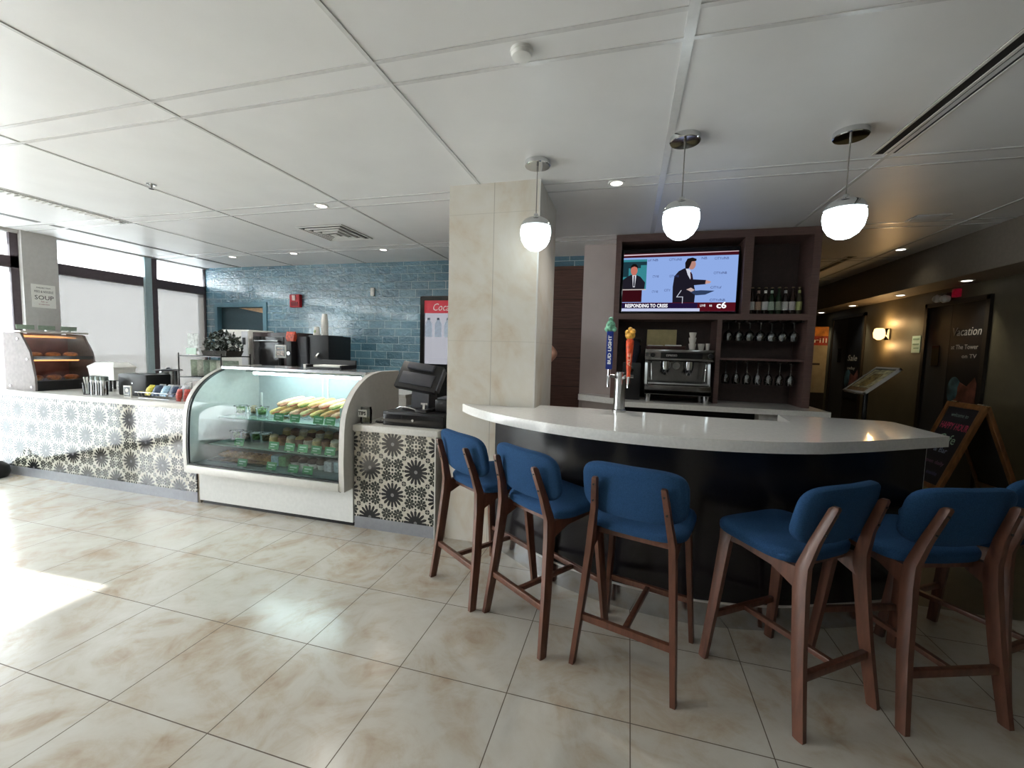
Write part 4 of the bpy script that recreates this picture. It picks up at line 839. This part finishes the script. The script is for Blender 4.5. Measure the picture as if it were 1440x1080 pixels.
def papercup(loc,r,h,lab,gp,pr=0):
    t=thing('paper_cup',lab,'paper cup',loc,gp); x,y,z=loc
    build('cup',MB().lathe([(r,0),(r*.72,h),(0,h),(0,h-.0012),(r*.72-.0014,h-.0012),(r-.0014,0)],loc,18),PAPER,t); build('rim',MB().lathe([(r+.0004,0),(r*1.05,.002),(r*1.05,.007),(r+.0004,.009)],loc,18),PAPER,t)
    if pr: build('print',MB().box(x-.014,x+.014,y-r*.96,y-r*.8,z+h*.3,z+h*.6),mat('cup_print',(150,170,120),.6),t)
papercup((-4.19,5.0,1.656),.045,.115,'single upturned paper cup on the black coffee brewer','paper cups on the brewer',1)
for k in range(8):
    papercup((-4.06,5.0,1.656+k*.026),.046,.11,'paper cup in the tall upturned stack on the brewer, %s from the bottom'%ORDN[k],'paper cups on the brewer')
# fittings on the blue wall
al=thing('fire_alarm','red fire alarm strobe on the blue tiled wall','fire alarm',(-4.96,5.46,2.18))
build('housing',MB().box(-5.05,-4.87,5.44,5.499,2.09,2.285,.01),RED,al); build('strobe_lens',MB().box(-4.99,-4.93,5.42,5.44,2.19,2.27,.008),mat('strobe_lens',(220,190,190),.2),al); build('sounder',MB().box(-5.02,-4.9,5.432,5.44,2.11,2.17),mat('alarm_dark_red',(130,18,30),.5),al)
sw=tag(build('wall_sensor',MB().box(-3.66,-3.6,5.47,5.499,2.25,2.37,.006).box(-3.645,-3.615,5.464,5.47,2.31,2.34),WHITE,loc=(-3.63,5.48,2.31)),'small white sensor box on the blue tiled wall','sensor')
# drinks cooler half hidden by the pillar
ck=thing('drinks_cooler','black drinks cooler with a red header half hidden behind the pillar','cooler',(-2.17,5.15,0))
build('cabinet',MB().box(-2.56,-1.78,4.93,5.46,.02,2.17),BLACK,ck)
build('door_frame',MB().box(-2.56,-2.505,4.9,4.93,.3,2.16).box(-1.835,-1.78,4.9,4.93,.3,2.16).box(-2.505,-1.835,4.9,4.93,2.11,2.16).box(-2.505,-1.835,4.9,4.93,1.29,1.32),BLACKG,ck)
hdp=build('header_sign',MB().box(-2.505,-1.835,4.905,4.93,1.955,2.11),mat('header_red',(190,44,60),.4,emit=.06,var=.03),ck)
text('lettering','Coca-Cola',.13,(-2.40,4.9035,1.985),(1,0,0),(0,0,1),PAPER,hdp,shear=.3,fit=.46)
build('lit_panel',MB().box(-2.505,-1.835,4.925,4.93,1.32,1.955),lamp('cooler_light',(206,204,214),.2),ck)  # glowing panel stands for the pale window reflection on the door
build('glass_door',MB().box(-2.505,-1.835,4.908,4.912,1.32,1.955),GLASS,ck); build('lower_grille',MB().box(-2.54,-1.8,4.9,4.93,.05,.29),DKGREY,ck)
build('lower_door',MB().box(-2.505,-1.835,4.905,4.93,.3,1.29),BLACKG,ck)
BTL=mat('clear_bottle',(190,200,216),.15,var=.08,emit=.1)  # faint glow added to the bottles, which catch little light
for i in range(5):
    x=-2.45+i*.13
    t=thing('water_bottle','clear water bottle on the lit cooler shelf, %s from the left'%ORDN[i],'bottle',(x,4.918,1.70),'water bottles in the cooler')
    build('bottle',MB().prism([(x-.045,1.66),(x+.045,1.66),(x+.045,1.82),(x+.015,1.87),(x-.015,1.87),(x-.045,1.82)],4.914,4.924,'y'),BTL,t); build('cap',MB().box(x-.016,x+.016,4.914,4.924,1.871,1.895),mat('bottle_cap_%d'%i,(120,130,150),.4),t)
# soup poster on the window column
sp=thing('soup_poster','white soup poster on the grey column between the windows','poster',(-6.705,3.43,2.0))
build('sheet',MB().box(-6.709,-6.705,3.33,3.545,1.87,2.14),PAPER,sp)
for s,z,sz,f,m in (('AVAILABLE TODAY',2.095,.022,.13,INK),('MISO & NOODLE',2.045,.038,.17,INK),('SOUP',1.965,.07,.17,INK),('Ask us',1.935,.02,.06,REDINK),('for today\'s flavour',1.905,.018,.1,REDINK)):
    text('lettering',s,sz,(-6.7045,3.4375-f/2,z),(0,1,0),(0,0,1),m,sp,fit=f)

bgx=thing('black_bag','black bag on the floor at the left picture edge against the tiled counter','bag',(-6.55,2.86,0))
build('bag_body',MB().lathe([(0,.002),(.11,.002),(.13,.05),(.12,.12),(.07,.17),(0,.18)],(-6.55,2.86,0),20),BLACK,bgx); build('handle',MB().tube([(-6.61,2.86,.16),(-6.6,2.86,.23),(-6.55,2.86,.26),(-6.5,2.86,.23),(-6.49,2.86,.16)],.008),BLACK,bgx)
# ================================================================ hall with the lifts
LIFT=mat('lift_steel',(74,74,78),.35,metal=.4,var=.04,stretch=(1,1,20)); LFR=mat('lift_frame',(38,35,32),.4,var=.05)
def lift(n,y0,y1,zt,split,word,pic):
    o=struct('door_%d'%n,MB().box(XR-.03,XR,y0-.05,y0,0,zt+.05).box(XR-.03,XR,y1,y1+.05,0,zt+.05).box(XR-.03,XR,y0-.05,y1+.05,zt,zt+.05),LFR)
    struct('door_leaf',MB().box(XR-.012,XR-.002,split+.004,y1,0,zt),LIFT,o); struct('door_leaf',MB().box(XR-.012,XR-.002,y0,split-.004,0,zt),LFR,o)
    struct('door_window',MB().box(XR-.016,XR-.012,split+.15,split+.27,1.47,1.70),BLACKG,o)
    pn=struct('poster',MB().box(XR-.017,XR-.0125,y0+.01,split-.01,.9,zt-.02),mat('lift_poster_%d'%n,(20,22,28),.4,var=.2,scale=4),o)
    struct('poster_picture',MB().prism([(y0+.03,1.0),(split-.2,1.0),(split-.15,1.12),(split-.22,1.3),(y0+.16,1.26),(y0+.06,1.36),(y0+.03,1.3)],XR-.019,XR-.017,'x'),mat('poster_red_%d'%n,pic,.5,var=.4,scale=8),pn)
    struct('poster_glow',MB().sph((XR-.017,split-.14,1.2),.13,(.02,.8,1.2)),mat('poster_teal_%d'%n,(52,84,98),.6,var=.4,scale=7),pn)
    tm=mat('poster_white_%d'%n,(170,168,166),.6,var=0)
    for s,z,sz,f,yy in word: text('lettering',s,sz,(XR-.019,yy,z),(0,-1,0),(0,0,1),tm,pn,fit=f,shear=.2 if sz>.1 else 0)
    return o
lift(2,5.41,6.28,2.15,5.89,(('Vacation',1.80,.13,.40,5.86),('at The Tower',1.655,.07,.38,5.85),('on TV',1.56,.06,.2,5.68)),(96,58,50))
lift(3,7.75,8.74,2.19,8.24,(('Sale',1.5,.13,.3,8.16),('today',1.36,.07,.25,8.14)),(110,70,66))
sn=thing('wall_sconce','glowing wall sconce on the olive hall wall between the two lifts','wall lamp',(3.40,7.11,1.88))
build('back_plate',MB().box(XR-.02,XR-.001,7.05,7.17,1.80,1.96,.004),CHROME,sn); build('shade',MB().lathe([(.02,-.08),(.06,-.05),(.068,.015),(.056,.07),(.04,.08)],(3.345,7.11,1.88),20),WARMG,sn); build('bracket',MB().cyl((3.345,7.11,1.86),(XR-.02,7.11,1.86),.012),CHROME,sn)
point((3.36,7.11,2.03),(1,.6,.25),1.2,.04); point((3.36,7.11,1.72),(1,.6,.25),.9,.04)
nt_=thing('notice','pale green notice sheet on the hall wall beside the nearer lift','notice',(XR-.01,6.48,1.72))
build('sheet',MB().box(XR-.008,XR-.001,6.40,6.56,1.62,1.83),mat('green_sheet',(186,204,180),.6,var=.03),nt_); build('printed_lines',MB().box(XR-.0095,XR-.008,6.42,6.54,1.78,1.80).box(XR-.0095,XR-.008,6.42,6.54,1.72,1.735).box(XR-.0095,XR-.008,6.42,6.52,1.67,1.685),mat('notice_ink',(120,150,120),.7,var=0),nt_)
em=thing('emergency_light','emergency light with two white lamp heads above the nearer lift','emergency light',(XR-.05,5.98,2.23))
build('box',MB().box(XR-.06,XR-.001,5.93,6.05,2.2,2.29,.006),mat('emergency_box',(80,78,74),.5),em)
for y,z in ((6.02,2.23),(5.9,2.215)): build('lamp_head',MB().lathe([(0,.0),(.035,.006),(.045,.05),(.03,.075),(0,.08)],n=18,M=Matrix.Translation((XR-.05,y,z))@Matrix.Rotation(-PI/2,4,'Y')),WHITE,em)
rl=tag(build('alarm_strobe',MB().box(XR-.05,XR-.001,5.80,5.875,2.225,2.315,.008).box(XR-.06,XR-.05,5.82,5.855,2.245,2.29,.004),mat('strobe_red',(170,20,50),.4,emit=.03),loc=(XR-.03,5.84,2.27)),'small red alarm strobe above the nearer lift','alarm')
ms=thing('menu_stand','tilted framed menu board on a slim post in the dim hall','menu stand',(2.27,4.92,0))
T=Matrix.Translation((2.28,4.92,1.315))@Matrix.Rotation(-math.atan2(.23,.26),4,'Y')
mbd=build('board',MB().box(-.175,.175,-.19,.19,-.012,.004,M=T),BLACK,ms); build('frame',MB().box(-.185,.185,-.2,-.18,-.015,.012,M=T).box(-.185,.185,.18,.2,-.015,.012,M=T).box(-.185,-.165,-.2,.2,-.015,.012,M=T).box(.165,.185,-.2,.2,-.015,.012,M=T),STEELW,ms)
build('menu_sheet',MB().box(-.11,.15,-.16,.16,.004,.006,M=T),mat('menu_print',(196,190,150),.5,var=.3,scale=22),mbd); build('menu_picture',MB().box(-.09,.09,-.08,.08,.006,.007,M=T),mat('menu_food',(150,130,80),.5,var=.4,scale=30),mbd); build('menu_strip',MB().box(-.165,-.115,-.17,.17,.004,.006,M=T),mat('menu_band',(150,120,84),.5,var=.2),mbd)
build('post',MB().cyl((2.25,4.92,.02),(2.25,4.92,1.28),.02),BLACK,ms); build('foot_plate',MB().lathe([(.18,0),(.18,.012),(.03,.03),(0,.03)],(2.25,4.92,0),28),BLACK,ms)
af=thing('chalkboard_sign','wooden A-frame chalkboard sign standing on the hall floor by the lifts','sandwich board',(2.87,4.62,0))
PINE=mat('pine_frame',(118,78,42),.5,var=.14,scale=8,stretch=(4,4,1)); CHALK=mat('chalkboard',(34,30,34),.7,var=.15,scale=8)
def aside(sg):
    Q=Matrix.Translation((2.87,4.62,1.15))@Matrix.Rotation(sg*math.atan2(.42,1.15),4,'Y')
    L=math.hypot(.42,1.15)
    t=build('frame_side',MB().box(-.016,.016,-.225,-.18,-L,0,.003,M=Q).box(-.016,.016,.18,.225,-L,0,.003,M=Q).box(-.016,.016,-.18,.18,-.045,0,.003,M=Q).box(-.016,.016,-.18,.18,-.80,-.755,.003,M=Q),PINE,af)
    build('board',MB().box(-.006,.006,-.18,.18,-.755,-.045,M=Q),CHALK,t)
    build('lower_panel',MB().box(-.008,.008,-.18,.18,-L+.1,-.80,M=Q),mat('panel_pine_%d'%(sg+1),(120,106,64),.6,var=.1),t)
    return Q,t
Q,t=aside(1); aside(-1)
build('hinge',MB().cyl((2.87,4.44,1.152),(2.87,4.5,1.152),.012),STEEL,af); build('hinge',MB().cyl((2.87,4.74,1.152),(2.87,4.8,1.152),.012),STEEL,af)
xd=Q.to_3x3()@Vector((0,-1,0)); upv=Q.to_3x3()@Vector((0,0,1))
for s,v,sz,f,c in (('welcome to',-.13,.05,.2,(120,140,130)),('HAPPY HOUR',-.25,.09,.32,(200,70,100)),('Cafe',-.38,.12,.2,(150,180,150)),('& Bar',-.47,.07,.16,(140,150,170)),('open daily',-.58,.05,.25,(120,90,110)),('ask inside',-.68,.05,.22,(90,90,120))):
    text('chalk_lettering',s,sz,Q@Vector((-.0075,f/2,v)),xd,upv,mat('chalk_%s'%s[:3],c,.9,var=.1),t,fit=f)
bn=thing('standing_banner','tall printed banner with an orange top at the end of the hall','banner',(2.64,7.5,0))
for nm,z0,z1,m in (('lower_print',.12,1.0,mat('banner_dark',(30,28,26),.5,var=.2,scale=6)),('middle_print',1.0,1.72,mat('banner_cream',(160,154,132),.5,var=.1,scale=6)),('red_print',1.72,1.86,mat('banner_red',(150,44,34),.5,var=.4,scale=14)),('orange_print',1.86,2.0,mat('banner_orange',(200,126,40),.5,var=.3,scale=9))):
    build(nm,MB().box(2.38,2.885,7.495,7.5,z0,z1),m,bn)
bl_=build('lettering_band',MB().box(2.44,2.7,7.493,7.495,1.2,1.24).box(2.5,2.8,7.493,7.495,1.42,1.45),INK,bn)
text('lettering','Grill',.1,(2.56,7.4935,1.76),(1,0,0),(0,0,1),PAPER,bn,fit=.3); build('base',MB().box(2.36,2.9,7.42,7.58,0,.1,.01),BLACK,bn); build('back_pole',MB().cyl((2.64,7.53,.1),(2.64,7.53,1.99),.012),STEEL,bn)
# ================================================================ person behind the pillar: only the raised elbow shows
def skin_mesh(nodes,edges,name,m,parent=None,loc=None,sub=2):
    me=bpy.data.meshes.new(name); keys=list(nodes); me.from_pydata([nodes[k][0] for k in keys],[(keys.index(a),keys.index(b)) for a,b in edges],[])
    o=bpy.data.objects.new(name,me); COL.objects.link(o); bm=bmesh.new(); bm.from_mesh(me); sl=bm.verts.layers.skin.verify()
    for i,v in enumerate(bm.verts):
        r=nodes[keys[i]][1]; v[sl].radius=r if isinstance(r,tuple) else (r,r); v[sl].use_root=(i==0)
    bm.to_mesh(me); bm.free()
    s=o.modifiers.new('skin','SKIN'); s.use_smooth_shade=True; u=o.modifiers.new('sub','SUBSURF'); u.levels=sub; u.render_levels=sub
    bpy.context.view_layer.update(); ev=o.evaluated_get(bpy.context.evaluated_depsgraph_get()); nm=bpy.data.meshes.new_from_object(ev)
    bpy.data.objects.remove(o); nm.materials.clear(); nm.materials.append(m); nm.polygons.foreach_set('use_smooth',[True]*len(nm.polygons))
    r=bpy.data.objects.new(name,nm); COL.objects.link(r)
    if parent: r.parent=parent
    if loc: r.location=loc
    return r
SKIN=mat('skin',(196,146,122),.5,var=.04,scale=20); SHIRT=mat('navy_shirt',(46,50,66),.85,var=.06); PANTS=mat('black_trousers',(30,30,34),.85,var=.06); HAIR=mat('brown_hair',(52,38,32),.6,var=.2,scale=60); SHOE=mat('black_shoe',(24,22,22),.5)
# local frame: faces -x (towards the counters), origin on the floor
B={}; Ed=[]
def nd(k,p,r,par=None):
    B[k]=(p,r)
    if par: Ed.append((par,k))
nd('pelvis',(0,0,.86),(.10,.14)); nd('waist',(0,0,1.0),(.09,.125),'pelvis'); nd('chest',(-.01,0,1.18),(.105,.15),'waist'); nd('upper',(0,0,1.31),(.085,.13),'chest'); nd('neck',(0,0,1.39),.05,'upper'); nd('jaw',(-.03,0,1.47),(.062,.058),'neck'); nd('skull',(-.015,0,1.555),(.088,.075),'jaw'); nd('crown',(-.005,0,1.61),(.065,.058),'skull')
for s in (1,-1):
    q=str(s)
    nd('hip'+q,(0,s*.09,.80),.085,'pelvis'); nd('thigh'+q,(-.005,s*.095,.62),.072,'hip'+q); nd('knee'+q,(-.01,s*.095,.43),.05,'thigh'+q); nd('calf'+q,(.01,s*.095,.3),.05,'knee'+q); nd('ankle'+q,(.015,s*.095,.09),.034,'calf'+q); nd('foot'+q,(-.06,s*.1,.04),(.034,.038),'ankle'+q); nd('toe'+q,(-.14,s*.105,.03),(.022,.036),'foot'+q)
# facing -x: its own right side is +y; body is turned afterwards
nd('sh1',(0,.165,1.33),.058,'upper'); nd('arm1',(-.0,.26,1.41),.047,'sh1'); nd('elbow1',(-.0,.355,1.49),.042,'arm1'); nd('fore1',(-.03,.27,1.57),.038,'elbow1'); nd('wrist1',(-.06,.16,1.645),.026,'fore1'); nd('palm1',(-.065,.105,1.665),(.016,.036),'wrist1')
nd('sh-1',(0,-.165,1.33),.058,'upper'); nd('arm-1',(.0,-.2,1.2),.046,'sh-1'); nd('elbow-1',(.01,-.215,1.06),.038,'arm-1'); nd('fore-1',(-.03,-.215,.95),.035,'elbow-1'); nd('wrist-1',(-.06,-.21,.83),.025,'fore-1'); nd('palm-1',(-.07,-.21,.765),(.036,.016),'wrist-1')
for k,(dz,L) in enumerate(((.028,.07),(.01,.078),(-.008,.073),(-.026,.058))):
    nd('fa%d'%k,(-.07,.065,1.672+dz),.0085,'palm1'); nd('fb%d'%k,(-.072,.065-L*.5,1.678+dz),.0085,'fa%d'%k); nd('fc%d'%k,(-.06,.065-L,1.676+dz),.007,'fb%d'%k)
    nd('ga%d'%k,(-.072-dz,-.21,.728),.0085,'palm-1'); nd('gb%d'%k,(-.074-dz,-.205,.728-L*.5),.0085,'ga%d'%k); nd('gc%d'%k,(-.072-dz,-.195,.728-L),.007,'gb%d'%k)
nd('ta',(-.085,.115,1.63),.0095,'palm1'); nd('tb',(-.09,.085,1.612),.008,'ta'); nd('ua',(-.105,-.205,.765),.0095,'palm-1'); nd('ub',(-.12,-.2,.735),.008,'ua')
pe=thing('person','person in a dark shirt behind the stone pillar with one bare elbow raised','person',(-1.13,4.6,0))
body=skin_mesh(B,Ed,'body',SKIN,pe)
def R(v): return v
face=MB().sph((-.098,0,1.525),.014,(1.2,.8,1.3)); build('nose',face,SKIN,pe) if False else None
def pgar(keys,name,m,infl):
    N2={k:(B[k][0],tuple((x+infl) for x in (B[k][1] if isinstance(B[k][1],tuple) else (B[k][1],)*2))) for k in keys}
    return skin_mesh(N2,[(a,b) for a,b in Ed if a in keys and b in keys],name,m,pe)
pgar(['pelvis','waist','chest','upper','sh1','arm1','sh-1','arm-1'],'shirt',SHIRT,.012)
pgar(['pelvis','hip1','thigh1','knee1','calf1','ankle1','hip-1','thigh-1','knee-1','calf-1','ankle-1'],'trousers',PANTS,.014)
ORG[pe.name]=Vector((0,0,0))
build('hair',MB().sph((.012,0,1.575),.1,(1,.86,.95),18,10),HAIR,pe)
for s in (1,-1):
    build('shoe',MB().sph((-.06,s*.102,.038),.05,(2.2,.95,.75),14,8),SHOE,pe)
    build('eye',MB().sph((-.098,s*.03,1.545),.011,(.6,1.2,.8),10,6),PAPER,pe); build('ear',MB().sph((0,s*.082,1.535),.024,(.7,.4,1.2),10,6),SKIN,pe)
build('nose',MB().sph((-.108,0,1.515),.014,(1,.8,1.5),10,6),SKIN,pe); build('mouth',MB().sph((-.098,0,1.478),.012,(.5,1.8,.4),10,6),mat('lips',(160,90,86),.5),pe)
pe.rotation_euler=(0,0,-PI/2-.0)
